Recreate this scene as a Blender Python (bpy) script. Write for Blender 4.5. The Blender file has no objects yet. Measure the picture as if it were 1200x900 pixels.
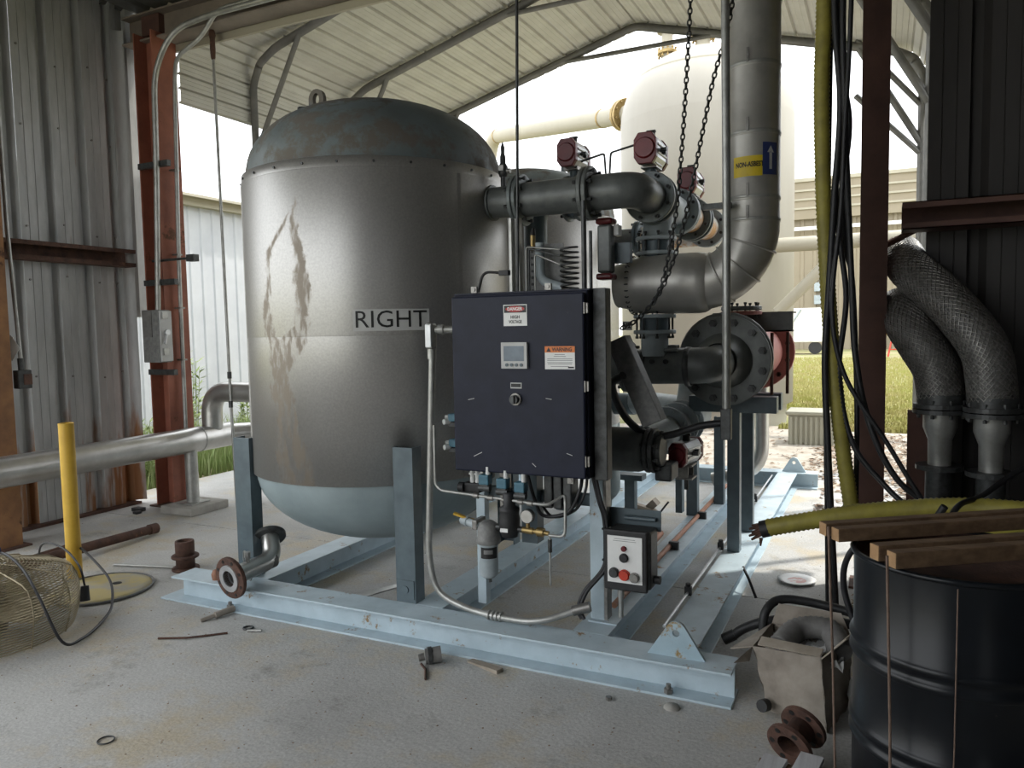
import bpy, math, random
from mathutils import Vector, Matrix
random.seed(7)
scene = bpy.context.scene
col = scene.collection
PI = math.pi
V = Vector

# ---------------------------------------------------------------- camera
YAW, PITCH, ROLL = math.radians(25.9), math.atan(64/895.0), math.radians(1.07)
fw = V((-math.sin(YAW)*math.cos(PITCH), math.cos(YAW)*math.cos(PITCH), -math.sin(PITCH)))
r0 = V((math.cos(YAW), math.sin(YAW), 0)); u0 = r0.cross(fw)
cr = r0*math.cos(ROLL) - u0*math.sin(ROLL)
cu = r0*math.sin(ROLL) + u0*math.cos(ROLL)
cam = bpy.data.cameras.new('camera'); cam.sensor_width = 36.0; cam.lens = 895/1200*36; cam.clip_end = 500
camo = bpy.data.objects.new('camera', cam); col.objects.link(camo)
m = Matrix.Identity(4)
for i in range(3):
    m[i][0] = cr[i]; m[i][1] = cu[i]; m[i][2] = -fw[i]
m[2][3] = 1.57
camo.matrix_world = m
scene.camera = camo

# ---------------------------------------------------------------- sky, sun, exposure
w = bpy.data.worlds.new('sky'); scene.world = w; w.use_nodes = True
bg = w.node_tree.nodes['Background']
bg.inputs['Color'].default_value = (0.93, 0.965, 1.0, 1); bg.inputs['Strength'].default_value = 1.0
sun = bpy.data.lights.new('sun', 'SUN'); sun.energy = 1.1; sun.angle = math.radians(1.5); sun.color = (1, .96, .88)
suno = bpy.data.objects.new('sun', sun); col.objects.link(suno)
suno.rotation_euler = V((-.45, -.42, -1.25)).to_track_quat('-Z', 'Y').to_euler()   # high sun from the front right
scene.view_settings.view_transform = 'Standard'; scene.view_settings.look = 'None'
scene.view_settings.gamma = 1.0; scene.view_settings.use_curve_mapping = False
scene.view_settings.exposure = 1.62

# ---------------------------------------------------------------- materials
def mat(name, c1, c2=None, scale=6.0, rough=.6, metal=0.0, bump=0.0, bscale=60.0, rust=0.0,
        rcol=(.17, .065, .028), rscale=5.0, lo=.35, hi=.65, stretch=None, alpha=1.0, trans=0.0):
    mt = bpy.data.materials.new(name); mt.use_nodes = True
    nt = mt.node_tree; N = nt.nodes; L = nt.links
    b = N['Principled BSDF']
    b.inputs['Roughness'].default_value = rough; b.inputs['Metallic'].default_value = metal
    if trans: b.inputs['Transmission Weight'].default_value = trans
    tc = N.new('ShaderNodeTexCoord'); co = tc.outputs['Object']
    if stretch:
        mp = N.new('ShaderNodeMapping'); mp.inputs['Scale'].default_value = stretch
        L.new(co, mp.inputs['Vector']); cs = mp.outputs['Vector']
    else: cs = co
    c2 = c2 or tuple(x*.72 for x in c1)
    n = N.new('ShaderNodeTexNoise'); n.inputs['Scale'].default_value = scale; n.inputs['Detail'].default_value = 6; n.inputs['Roughness'].default_value = .62
    L.new(cs, n.inputs['Vector'])
    r = N.new('ShaderNodeValToRGB'); r.color_ramp.elements[0].position = lo; r.color_ramp.elements[1].position = hi
    r.color_ramp.elements[0].color = (*c2, 1); r.color_ramp.elements[1].color = (*c1, 1)
    L.new(n.outputs['Fac'], r.inputs['Fac'])
    out = r.outputs['Color']
    if rust > 0:
        n2 = N.new('ShaderNodeTexNoise'); n2.inputs['Scale'].default_value = rscale; n2.inputs['Detail'].default_value = 9; n2.inputs['Roughness'].default_value = .72
        L.new(co, n2.inputs['Vector'])
        mr = N.new('ShaderNodeMapRange'); mr.inputs['From Min'].default_value = .74-rust*.5; mr.inputs['From Max'].default_value = .80-rust*.5
        L.new(n2.outputs['Fac'], mr.inputs['Value'])
        mx = N.new('ShaderNodeMix'); mx.data_type = 'RGBA'
        L.new(mr.outputs['Result'], mx.inputs['Factor']); L.new(out, mx.inputs['A']); mx.inputs['B'].default_value = (*rcol, 1)
        out = mx.outputs['Result']
        mm = N.new('ShaderNodeMath'); mm.operation = 'MULTIPLY_ADD'
        L.new(mr.outputs['Result'], mm.inputs[0]); mm.inputs[1].default_value = .85-rough; mm.inputs[2].default_value = rough
        L.new(mm.outputs[0], b.inputs['Roughness'])
        if metal:
            m2 = N.new('ShaderNodeMath'); m2.operation = 'MULTIPLY_ADD'
            L.new(mr.outputs['Result'], m2.inputs[0]); m2.inputs[1].default_value = -metal; m2.inputs[2].default_value = metal
            L.new(m2.outputs[0], b.inputs['Metallic'])
    L.new(out, b.inputs['Base Color'])
    if bump:
        n3 = N.new('ShaderNodeTexNoise'); n3.inputs['Scale'].default_value = bscale; n3.inputs['Detail'].default_value = 4
        L.new(co, n3.inputs['Vector'])
        bp = N.new('ShaderNodeBump'); bp.inputs['Strength'].default_value = bump; bp.inputs['Distance'].default_value = .01
        L.new(n3.outputs['Fac'], bp.inputs['Height']); L.new(bp.outputs['Normal'], b.inputs['Normal'])
    return mt

M = {}
M['blue'] = mat('blue_paint', (.51, .61, .665), (.42, .515, .565), 7, .45, bump=.08, rust=.27, rcol=(.27, .17, .08), rscale=9)
M['bluedark'] = mat('slate_paint', (.105, .142, .16), (.072, .10, .115), 8, .42, bump=.06, rust=.08, rscale=11)
M['head'] = mat('vessel_paint', (.135, .165, .17), (.10, .115, .115), 3.5, .5, bump=.05, rust=.54, rcol=(.125, .112, .094), rscale=1.6)
M['headlow'] = mat('vessel_paint_low', (.30, .36, .375), (.23, .285, .30), 4, .48, bump=.05, rust=.10, rcol=(.30, .25, .12), rscale=4)
M['grey'] = mat('grey_paint', (.16, .17, .165), (.10, .108, .105), 9, .42, .15, bump=.07, rust=.1, rcol=(.13, .10, .07), rscale=8)
M['lgrey'] = mat('light_grey_paint', (.42, .47, .49), (.30, .35, .37), 7, .5, bump=.05, rust=.1, rcol=(.25, .19, .12), rscale=6)
M['greyflange'] = mat('flange_steel', (.20, .225, .225), (.115, .13, .13), 10, .45, .25, bump=.08, rust=.08, rscale=9)
M['jacket2'] = mat('insulation_cladding', (.50, .485, .445), (.38, .365, .335), 5, .42, .55, bump=.05, bscale=14)
M['stainless'] = mat('stainless_steel', (.56, .55, .53), (.42, .41, .385), 4, .32, .85, bump=.03, bscale=30)
M['galv'] = mat('galvanised_conduit', (.44, .44, .42), (.31, .31, .29), 12, .42, .6)
M['beamgrey'] = mat('eave_beam_paint', (.24, .20, .165), (.17, .14, .115), 4, .65, bump=.1, bscale=30)
M['dark'] = mat('dark_rubber', (.022, .022, .023), (.012, .012, .013), 20, .55)
M['cable'] = mat('black_cable', (.018, .018, .02), (.010, .010, .012), 30, .5)
M['cablegrey'] = mat('grey_cable', (.22, .22, .21), (.14, .14, .14), 30, .5)
M['castred'] = mat('red_cap', (.17, .014, .018), (.115, .009, .013), 8, .38)
M['redpaint'] = mat('red_primer_pipe', (.34, .12, .10), (.25, .08, .065), 6, .55, rust=.15, rscale=6)
M['redsteel'] = mat('red_oxide_steel', (.33, .115, .07), (.24, .085, .055), 5, .7, bump=.15, bscale=30, rust=.30, rcol=(.12, .055, .03), rscale=3.5)
M['orangesteel'] = mat('orange_rust_steel', (.33, .165, .07), (.20, .10, .05), 5, .75, bump=.15, bscale=30, rust=.36, rcol=(.085, .04, .022), rscale=4)
M['brownsteel'] = mat('brown_primer_steel', (.125, .06, .045), (.075, .036, .028), 4, .7, bump=.1, bscale=30, rust=.2, rcol=(.20, .11, .06), rscale=4)
M['rust'] = mat('rusty_iron', (.125, .062, .042), (.062, .034, .026), 14, .8, .1, bump=.35, bscale=70, rust=.25, rcol=(.20, .10, .055), rscale=9)
M['silver'] = mat('actuator_aluminium', (.60, .61, .62), (.46, .47, .48), 10, .38, .6)
M['white'] = mat('white_plastic', (.72, .72, .70), (.62, .62, .60), 6, .5)
M['wtank'] = mat('white_tank_paint', (.37, .345, .295), (.33, .305, .26), 1.2, .5, stretch=(1, 1, .3))
M['cream'] = mat('cream_roof_sheet', (.60, .59, .54), (.52, .51, .465), 3, .5, bump=.04, bscale=8)
M['frame'] = mat('galvanised_frame', (.22, .215, .20), (.15, .148, .14), 5, .5, .35)
M['shed'] = mat('white_shed_sheet', (.52, .535, .555), (.46, .475, .50), 2, .45)
M['tan'] = mat('tan_siding', (.30, .255, .185), (.26, .22, .155), .4, .7)
M['tanlight'] = mat('pale_fascia', (.42, .385, .30), (.36, .33, .255), 1, .6)
M['cab'] = mat('cabinet_paint', (.0135, .0165, .034), (.0095, .0115, .024), 9, .42, bump=.05, bscale=40, rust=.13, rcol=(.05, .053, .062), rscale=16)
M['brass'] = mat('brass', (.40, .29, .12), (.26, .18, .075), 12, .4, .7)
M['teal'] = mat('teal_solenoid', (.06, .17, .23), (.04, .12, .17), 12, .4)
M['yellow'] = mat('yellow_paint', (.66, .42, .05), (.55, .33, .035), 7, .5, bump=.06, rust=.1, rcol=(.25, .13, .03), rscale=7)
M['yellowhose'] = mat('yellow_hose', (.36, .31, .055), (.22, .19, .04), 9, .55)
M['wood'] = mat('sawn_lumber', (.215, .135, .075), (.125, .075, .042), 3, .75, stretch=(.6, 14, 14), bump=.12)
M['woodend'] = mat('lumber_end_grain', (.42, .26, .13), (.28, .16, .075), 12, .8)
M['greywood'] = mat('weathered_plank', (.62, .62, .63), (.45, .44, .45), 3, .8, stretch=(14, .6, 14), bump=.12)
M['card'] = mat('dirty_cardboard', (.36, .32, .27), (.20, .17, .14), 5, .85, bump=.2, bscale=18, rust=.2, rcol=(.07, .055, .045), rscale=3)
M['cardin'] = mat('cardboard_inside', (.40, .35, .29), (.27, .23, .18), 6, .85)
M['drum'] = mat('black_drum_paint', (.008, .010, .013), (.005, .006, .008), 6, .3, bump=.03, bscale=20, rust=.12, rcol=(.06, .05, .045), rscale=22)
M['braid'] = mat('braided_steel', (.34, .33, .31), (.17, .165, .155), 40, .36, .8)
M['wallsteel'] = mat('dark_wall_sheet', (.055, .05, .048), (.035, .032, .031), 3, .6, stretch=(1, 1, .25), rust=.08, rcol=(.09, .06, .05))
M['ceil'] = mat('roof_sheet_underside', (.16, .155, .15), (.11, .107, .10), 2, .6)
M['screw'] = mat('zinc_bolt', (.30, .29, .27), (.20, .19, .18), 30, .4, .7)
M['boltdark'] = mat('dark_bolt', (.085, .09, .09), (.05, .05, .05), 30, .45, .5)
M['signwhite'] = mat('sign_white', (.80, .80, .78), (.72, .72, .70), 8, .5)
M['signblack'] = mat('sign_black', (.012, .012, .012), (.01, .01, .01), 8, .5)
M['signred'] = mat('sign_red', (.52, .03, .03), (.46, .025, .025), 8, .45)
M['signorange'] = mat('sign_orange', (.72, .20, .03), (.66, .17, .025), 8, .45)
M['signyellow'] = mat('sign_yellow', (.72, .53, .02), (.62, .45, .02), 8, .45)
M['signblue'] = mat('sign_blue', (.03, .045, .16), (.02, .035, .12), 8, .45)
M['signgrey'] = mat('sticker_silver', (.52, .52, .505), (.46, .46, .445), 8, .5)
M['bezel'] = mat('display_bezel', (.50, .50, .49), (.43, .43, .42), 8, .4)
M['lcd'] = mat('lcd_screen', (.15, .19, .24), (.12, .155, .20), 20, .2)
M['glass'] = mat('gauge_glass', (.62, .60, .55), (.50, .48, .44), 20, .15)
M['btnred'] = mat('red_button', (.60, .06, .03), (.45, .04, .02), 9, .35)
M['copper'] = mat('rusty_conduit', (.34, .17, .10), (.24, .11, .065), 7, .6, .2)
M['paleband'] = mat('rust_stained_primer', (.62, .60, .56), (.50, .27, .10), 9, .6, lo=.42, hi=.55)
M['leaf'] = mat('dry_leaf', (.36, .27, .19), (.20, .14, .10), 1.7, .85)
M['grass'] = mat('grass_blade', (.33, .33, .085), (.40, .345, .15), .8, .7)
M['weed'] = mat('weed_leaf', (.20, .28, .08), (.27, .32, .13), 3, .6)
M['hosegrey'] = mat('grey_corrugated_hose', (.19, .185, .175), (.13, .125, .12), 20, .6)
M['util'] = mat('beige_utility_box', (.34, .33, .26), (.30, .29, .23), 3, .6)
M['guard'] = mat('dusty_fan_guard', (.42, .36, .24), (.30, .25, .16), 8, .6, .3, rust=.15, rcol=(.22, .13, .06))
M['slab'] = mat('concrete_block', (.40, .385, .35), (.30, .285, .255), 5, .9, bump=.3, bscale=30)
M['rope'] = mat('brown_twine', (.17, .115, .085), (.12, .08, .06), 30, .8)
M['lid'] = mat('dusty_yellow_lid', (.52, .43, .20), (.40, .37, .30), 4, .75, lo=.42, hi=.56)

M['cab'].node_tree.nodes['Principled BSDF'].inputs['Specular IOR Level'].default_value = .22
M['drum'].node_tree.nodes['Principled BSDF'].inputs['Specular IOR Level'].default_value = .3
def concrete():
    mt = bpy.data.materials.new('floor_concrete'); mt.use_nodes = True
    nt = mt.node_tree; N = nt.nodes; L = nt.links; b = N['Principled BSDF']
    tc = N.new('ShaderNodeTexCoord')
    def noise(s, d=6, ro=.6):
        n = N.new('ShaderNodeTexNoise'); n.inputs['Scale'].default_value = s; n.inputs['Detail'].default_value = d; n.inputs['Roughness'].default_value = ro
        L.new(tc.outputs['Object'], n.inputs['Vector']); return n
    def ramp(src, pts):
        r = N.new('ShaderNodeValToRGB'); e = r.color_ramp.elements
        e[0].position, e[0].color = pts[0][0], (*pts[0][1], 1); e[1].position, e[1].color = pts[-1][0], (*pts[-1][1], 1)
        for p, c in pts[1:-1]:
            q = e.new(p); q.color = (*c, 1)
        L.new(src, r.inputs['Fac']); return r.outputs['Color']
    def mix(f, a, bb, mode='MIX'):
        x = N.new('ShaderNodeMix'); x.data_type = 'RGBA'; x.blend_type = mode
        if isinstance(f, float): x.inputs['Factor'].default_value = f
        else: L.new(f, x.inputs['Factor'])
        L.new(a, x.inputs['A'])
        if isinstance(bb, tuple): x.inputs['B'].default_value = (*bb, 1)
        else: L.new(bb, x.inputs['B'])
        return x.outputs['Result']
    base = ramp(noise(.9, 8, .65).outputs['Fac'], [(.3, (.36, .355, .34)), (.5, (.47, .465, .445)), (.7, (.55, .545, .525))])
    dust = ramp(noise(1.7, 9, .7).outputs['Fac'], [(.50, (0, 0, 0)), (.63, (1, 1, 1))])
    c = mix(dust, base, (.50, .44, .335))
    dark = ramp(noise(2.6, 8, .75).outputs['Fac'], [(.57, (0, 0, 0)), (.72, (.8, .8, .8))])
    c = mix(dark, c, (.22, .205, .18))
    pale = ramp(noise(5, 9, .8).outputs['Fac'], [(.62, (0, 0, 0)), (.70, (.6, .6, .6))])
    c = mix(pale, c, (.68, .665, .62))
    sp = N.new('ShaderNodeTexVoronoi'); sp.inputs['Scale'].default_value = 34; L.new(tc.outputs['Object'], sp.inputs['Vector'])
    spot = ramp(sp.outputs['Distance'], [(.03, (1, 1, 1)), (.06, (0, 0, 0))])
    sm = N.new('ShaderNodeMath'); sm.operation = 'MULTIPLY'; L.new(spot, sm.inputs[0])
    L.new(ramp(noise(3.1).outputs['Fac'], [(.52, (0, 0, 0)), (.6, (1, 1, 1))]), sm.inputs[1])
    c = mix(sm.outputs[0], c, (.10, .09, .08))
    grain = ramp(noise(85, 4).outputs['Fac'], [(.3, (.8, .8, .8)), (.7, (1.15, 1.15, 1.15))])
    c = mix(1.0, c, grain, 'MULTIPLY')
    L.new(c, b.inputs['Base Color']); b.inputs['Roughness'].default_value = .82
    bp = N.new('ShaderNodeBump'); bp.inputs['Strength'].default_value = .25; bp.inputs['Distance'].default_value = .012
    L.new(noise(45, 6).outputs['Fac'], bp.inputs['Height']); L.new(bp.outputs['Normal'], b.inputs['Normal'])
    return mt
M['concrete'] = concrete()

def jacket():
    # brushed cladding with dried run stains down the left of the front; object origin = vessel axis on the floor
    mt = mat('vessel_cladding', (.45, .44, .42), (.38, .37, .355), 90, .42, .62, bump=.04, bscale=2.5)
    nt = mt.node_tree; N = nt.nodes; L = nt.links; b = N['Principled BSDF']
    src = b.inputs['Base Color'].links[0].from_socket
    tc = N.new('ShaderNodeTexCoord'); sx = N.new('ShaderNodeSeparateXYZ'); L.new(tc.outputs['Object'], sx.inputs[0])
    def mth(op, a, bb=None, c=None):
        x = N.new('ShaderNodeMath'); x.operation = op
        for i, v in enumerate((a, bb, c)):
            if v is None: continue
            if isinstance(v, (int, float)): x.inputs[i].default_value = v
            else: L.new(v, x.inputs[i])
        return x.outputs[0]
    ang = mth('ARCTAN2', sx.outputs['Y'], sx.outputs['X'])
    nz = N.new('ShaderNodeTexNoise'); nz.inputs['Scale'].default_value = 5; nz.inputs['Detail'].default_value = 10; nz.inputs['Roughness'].default_value = .68
    L.new(tc.outputs['Object'], nz.inputs['Vector'])
    n2 = N.new('ShaderNodeTexNoise'); n2.inputs['Scale'].default_value = 34; n2.inputs['Detail'].default_value = 6
    mp = N.new('ShaderNodeMapping'); mp.inputs['Scale'].default_value = (1, 1, .3); L.new(tc.outputs['Object'], mp.inputs['Vector']); L.new(mp.outputs['Vector'], n2.inputs['Vector'])
    off = mth('MULTIPLY_ADD', nz.outputs['Fac'], .5, -.25)
    def streak(curve_pts, soft):
        cv = N.new('ShaderNodeValToRGB')     # r: centre (0..1 -> -130..-60 deg), g: half width (0..1 -> 0..20 deg), along height
        e = cv.color_ramp.elements
        for i, (z, a, wd) in enumerate(curve_pts):
            colr = ((a+130)/70, wd/20, 0, 1); pos = (z-.7)/1.8
            if i < 2: e[i].position = pos; e[i].color = colr
            else: q = e.new(pos); q.color = colr
        L.new(mth('MULTIPLY_ADD', mth('ADD', sx.outputs['Z'], mth('MULTIPLY', off, .25)), 1/1.8, -.7/1.8), cv.inputs['Fac'])
        sp = N.new('ShaderNodeSeparateColor'); L.new(cv.outputs['Color'], sp.inputs[0])
        ctr = mth('MULTIPLY_ADD', sp.outputs[0], math.radians(70), math.radians(-130))
        hw = mth('MULTIPLY', sp.outputs[1], math.radians(20))
        d = mth('ABSOLUTE', mth('SUBTRACT', mth('ADD', ang, mth('MULTIPLY', off, .55)), ctr))
        mr = N.new('ShaderNodeMapRange'); L.new(mth('SUBTRACT', hw, d), mr.inputs['Value'])
        mr.inputs['From Min'].default_value = 0; mr.inputs['From Max'].default_value = soft
        return mr.outputs['Result']
    s1 = streak([(.74, -90, 7), (1.0, -94, 8), (1.35, -97, 4), (1.52, -92, 8), (1.62, -85, 3.4), (1.97, -86, 3), (2.15, -88, 2.6), (2.27, -86, .8), (2.30, -86, 0)], .02)
    s2 = streak([(.74, -100, 2), (1.2, -101, 1.6), (1.5, -103, 3.5), (1.75, -104, 2.2), (2.0, -103, 2.0), (2.1, -96, 1.6), (2.2, -90, .6), (2.22, -90, 0)], .02)
    rr = N.new('ShaderNodeMapRange'); L.new(n2.outputs['Fac'], rr.inputs['Value']); rr.inputs['From Min'].default_value = .42; rr.inputs['From Max'].default_value = .54
    mk = mth('MULTIPLY', mth('MAXIMUM', s1, s2), mth('MULTIPLY_ADD', rr.outputs['Result'], .62, .10))
    mx = N.new('ShaderNodeMix'); mx.data_type = 'RGBA'; L.new(mk, mx.inputs['Factor']); L.new(src, mx.inputs['A']); mx.inputs['B'].default_value = (.25, .20, .145, 1)
    L.new(mx.outputs['Result'], b.inputs['Base Color'])
    L.new(mth('MULTIPLY_ADD', mk, -.6, .72), b.inputs['Metallic']); L.new(mth('MULTIPLY_ADD', mk, .35, .40), b.inputs['Roughness'])
    return mt
M['jacket'] = jacket()

def wall_sheet():
    mt = mat('galvanised_wall_sheet', (.50, .505, .50), (.38, .385, .38), 9, .5, .25, bump=.06, bscale=18, stretch=(1, 1, .22))
    nt = mt.node_tree; N = nt.nodes; L = nt.links; b = N['Principled BSDF']
    src = b.inputs['Base Color'].links[0].from_socket
    tc = N.new('ShaderNodeTexCoord'); sx = N.new('ShaderNodeSeparateXYZ'); L.new(tc.outputs['Object'], sx.inputs[0])
    nz = N.new('ShaderNodeTexNoise'); nz.inputs['Scale'].default_value = 3.2; nz.inputs['Detail'].default_value = 8
    mp = N.new('ShaderNodeMapping'); mp.inputs['Scale'].default_value = (1, 3.5, .45); L.new(tc.outputs['Object'], mp.inputs['Vector']); L.new(mp.outputs['Vector'], nz.inputs['Vector'])
    def mrr(s, a, bb):
        r = N.new('ShaderNodeMapRange'); L.new(s, r.inputs['Value']); r.inputs['From Min'].default_value = a; r.inputs['From Max'].default_value = bb; return r.outputs['Result']
    def mth(op, a, bb):
        x = N.new('ShaderNodeMath'); x.operation = op
        for i, v in enumerate((a, bb)):
            if isinstance(v, float): x.inputs[i].default_value = v
            else: L.new(v, x.inputs[i])
        return x.outputs[0]
    ybias = mrr(sx.outputs['Y'], 3.6, 4.9); zb = mrr(sx.outputs['Z'], 1.3, .1)
    t = mth('ADD', nz.outputs['Fac'], mth('MULTIPLY', mth('MULTIPLY', ybias, zb), .38))
    mk = mrr(t, .68, .82)
    mx = N.new('ShaderNodeMix'); mx.data_type = 'RGBA'; L.new(mk, mx.inputs['Factor']); L.new(src, mx.inputs['A']); mx.inputs['B'].default_value = (.27, .125, .05, 1)
    L.new(mx.outputs['Result'], b.inputs['Base Color'])
    return mt
M['wallgalv'] = wall_sheet()

# ---------------------------------------------------------------- mesh helpers
WL = {}          # world location of each thing's origin
def wloc(o): return WL.get(o.name, V((0, 0, 0))) if o else V((0, 0, 0))

def frame(ax):
    ax = V(ax).normalized()
    t = V((0, 0, 1)) if abs(ax.z) < .9 else V((1, 0, 0))
    a = ax.cross(t).normalized(); return a, ax.cross(a).normalized(), ax

class MB:
    def __init__(s): s.v = []; s.f = []; s.s = []
    def add(s, vs, fs, smooth=False):
        o = len(s.v); s.v += [V(p) for p in vs]; s.f += [tuple(i+o for i in f) for f in fs]; s.s += [smooth]*len(fs); return s
    def box(s, c, d, R=None):
        c = V(c); x, y, z = d[0]/2, d[1]/2, d[2]/2
        vs = [V((i*x, j*y, k*z)) for i in (-1, 1) for j in (-1, 1) for k in (-1, 1)]
        if R is not None: vs = [R @ p for p in vs]
        return s.add([c+p for p in vs], [(0, 1, 3, 2), (4, 6, 7, 5), (0, 4, 5, 1), (2, 3, 7, 6), (0, 2, 6, 4), (1, 5, 7, 3)])
    def span(s, a, b):
        a, b = V(a), V(b); return s.box((a+b)/2, [abs(b[i]-a[i]) for i in range(3)])
    def lathe(s, prof, o, ax=(0, 0, 1), n=24, smooth=True, a0=0, a1=2*PI):
        o = V(o); A, B, C = frame(ax); full = abs(a1-a0-2*PI) < 1e-6; k = n if full else n+1
        vs = []
        for r, h in prof:
            for i in range(k):
                t = a0+(a1-a0)*i/n; vs.append(o+C*h+A*(r*math.cos(t))+B*(r*math.sin(t)))
        fs = []
        for j in range(len(prof)-1):
            for i in range(n):
                i2 = (i+1) % k
                fs.append((j*k+i, j*k+i2, (j+1)*k+i2, (j+1)*k+i))
        return s.add(vs, fs, smooth)
    def cyl(s, p0, p1, r, r1=None, n=16, cap=True, smooth=True):
        p0, p1 = V(p0), V(p1); r1 = r if r1 is None else r1; ax = p1-p0; h = ax.length
        s.lathe([(r, 0), (r1, h)], p0, ax, n, smooth)
        if cap:
            A, B, C = frame(ax)
            for p, rr, fl in ((p0, r, 1), (p1, r1, 0)):
                vs = [p+A*(rr*math.cos(2*PI*i/n))+B*(rr*math.sin(2*PI*i/n)) for i in range(n)]
                s.add(vs, [tuple(range(n))[::-1] if fl else tuple(range(n))])
        return s
    def tube(s, pts, r, n=10, cap=True):
        pts = [V(p) for p in pts]; rs = r if isinstance(r, (list, tuple)) else [r]*len(pts)
        T = []
        for i in range(len(pts)):
            a = pts[max(i-1, 0)]; b = pts[min(i+1, len(pts)-1)]; T.append((b-a).normalized())
        A, B, C = frame(T[0]); vs = []
        for i, p in enumerate(pts):
            if i:
                A = (A-T[i]*A.dot(T[i])).normalized(); B = T[i].cross(A)
            vs += [p+A*(rs[i]*math.cos(2*PI*k/n))+B*(rs[i]*math.sin(2*PI*k/n)) for k in range(n)]
        fs = [(j*n+k, j*n+(k+1) % n, (j+1)*n+(k+1) % n, (j+1)*n+k) for j in range(len(pts)-1) for k in range(n)]
        s.add(vs, fs, True)
        if cap:
            s.add(vs[:n], [tuple(range(n))[::-1]]); s.add(vs[-n:], [tuple(range(n))])
        return s
    def extr(s, poly, o, ux, uy, depth):
        o, ux, uy = V(o), V(ux), V(uy); nz = ux.cross(uy).normalized()*depth; n = len(poly)
        a = [o+ux*p[0]+uy*p[1] for p in poly]; b = [p+nz for p in a]
        return s.add(a+b, [tuple(range(n))[::-1], tuple(range(n, 2*n))]+[(i, (i+1) % n, n+(i+1) % n, n+i) for i in range(n)])
    def torus(s, c, ax, R, r, n=20, m=8, sx=1.0):
        c = V(c); A, B, C = frame(ax); vs = []
        for i in range(n):
            t = 2*PI*i/n; d = A*math.cos(t)+B*math.sin(t)
            for j in range(m):
                u = 2*PI*j/m; p = d*(R+r*math.cos(u))+C*(r*math.sin(u))
                vs.append(c+p)
        return s.add(vs, [(i*m+j, ((i+1) % n)*m+j, ((i+1) % n)*m+(j+1) % m, i*m+(j+1) % m) for i in range(n) for j in range(m)], True)
    def hexb(s, c, ax, r, h): return s.cyl(c, V(c)+V(ax).normalized()*h, r, n=6, smooth=False)
    def xf(s, Mx):
        s.v = [Mx @ p for p in s.v]; return s
    def build(s, name, mt, parent=None, bevel=0, seg=2, kind=None, label=None, autosmooth=True):
        w0 = wloc(parent)
        me = bpy.data.meshes.new(name); me.from_pydata([tuple(p-w0) for p in s.v], [], s.f)
        me.polygons.foreach_set('use_smooth', s.s); me.update()
        me.materials.append(M[mt] if isinstance(mt, str) else mt)
        o = bpy.data.objects.new(name, me); col.objects.link(o)
        if parent: o.parent = parent
        WL[o.name] = w0
        if bevel:
            b = o.modifiers.new('bevel', 'BEVEL'); b.width = bevel; b.segments = seg; b.limit_method = 'ANGLE'; b.angle_limit = math.radians(40)
        if kind: o['kind'] = kind
        if label: o['label'] = label
        return o

def thing(name, label, cat, loc=(0, 0, 0), group=None, kind=None):
    o = bpy.data.objects.new(name, None); o.empty_display_size = .1; col.objects.link(o); o.location = loc; WL[o.name] = V(loc)
    if label: o['label'] = label
    if cat: o['category'] = cat
    if group: o['group'] = group
    if kind: o['kind'] = kind
    return o
def tag(o, label, cat, group=None, kind=None):
    o['label'] = label; o['category'] = cat
    if group: o['group'] = group
    if kind: o['kind'] = kind
    return o
def struct(o, label=None):
    o['kind'] = 'structure'
    if label: o['label'] = label
    return o
def share(src, name, parent, dloc):
    # another piece with the same mesh data, shifted
    o = bpy.data.objects.new(name, src.data); col.objects.link(o); o.parent = parent; o.location = V(dloc)+V(src.location)
    WL[o.name] = WL.get(src.name, V())
    for md in src.modifiers:
        b = o.modifiers.new(md.name, md.type); b.width = md.width; b.segments = md.segments; b.limit_method = md.limit_method; b.angle_limit = md.angle_limit
    return o

def fillet(pts, rad, n=6):
    pts = [V(p) for p in pts]; out = [pts[0]]
    for i in range(1, len(pts)-1):
        a, b, c = pts[i-1], pts[i], pts[i+1]
        d1, d2 = (a-b), (c-b); k = min(rad, d1.length*.49, d2.length*.49)
        p, q = b+d1.normalized()*k, b+d2.normalized()*k
        for j in range(n+1):
            t = j/n; out.append(p*(1-t)**2+b*(2*t*(1-t))+q*t*t)
    out.append(pts[-1]); return out
def spline(pts, k=8):
    pts = [V(p) for p in pts]; P = [pts[0]*2-pts[1]]+pts+[pts[-1]*2-pts[-2]]; out = []
    for i in range(1, len(P)-2):
        for j in range(k):
            t = j/k; a, b, c, d = P[i-1], P[i], P[i+1], P[i+2]
            out.append(.5*((2*b)+(c-a)*t+(2*a-5*b+4*c-d)*t*t+(3*b-a-3*c+d)*t**3))
    out.append(pts[-1]); return out

def text(s, size, mt, parent, fn, name='lettering', width=None):
    # flat print: fn maps (u, v) in metres, centred, to a world point
    cu_ = bpy.data.curves.new('t', 'FONT'); cu_.body = s; cu_.size = size; cu_.align_x = 'CENTER'; cu_.align_y = 'CENTER'; cu_.resolution_u = 3; cu_.offset = size*(.032 if size < .1 else 0)
    to = bpy.data.objects.new('t', cu_); col.objects.link(to); bpy.context.view_layer.update()
    me = to.to_mesh(); vs = [v.co.copy() for v in me.vertices]; fs = [tuple(p.vertices) for p in me.polygons]; to.to_mesh_clear()
    bpy.data.objects.remove(to); bpy.data.curves.remove(cu_)
    if not vs: return None
    if width:
        x0, x1 = min(v.x for v in vs), max(v.x for v in vs); k = width/(x1-x0); cx_ = (x0+x1)/2
        for v in vs: v.x = (v.x-cx_)*k
    b = MB(); b.add([fn(v.x, v.y) for v in vs], fs); return b.build(name, mt, parent)

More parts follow.
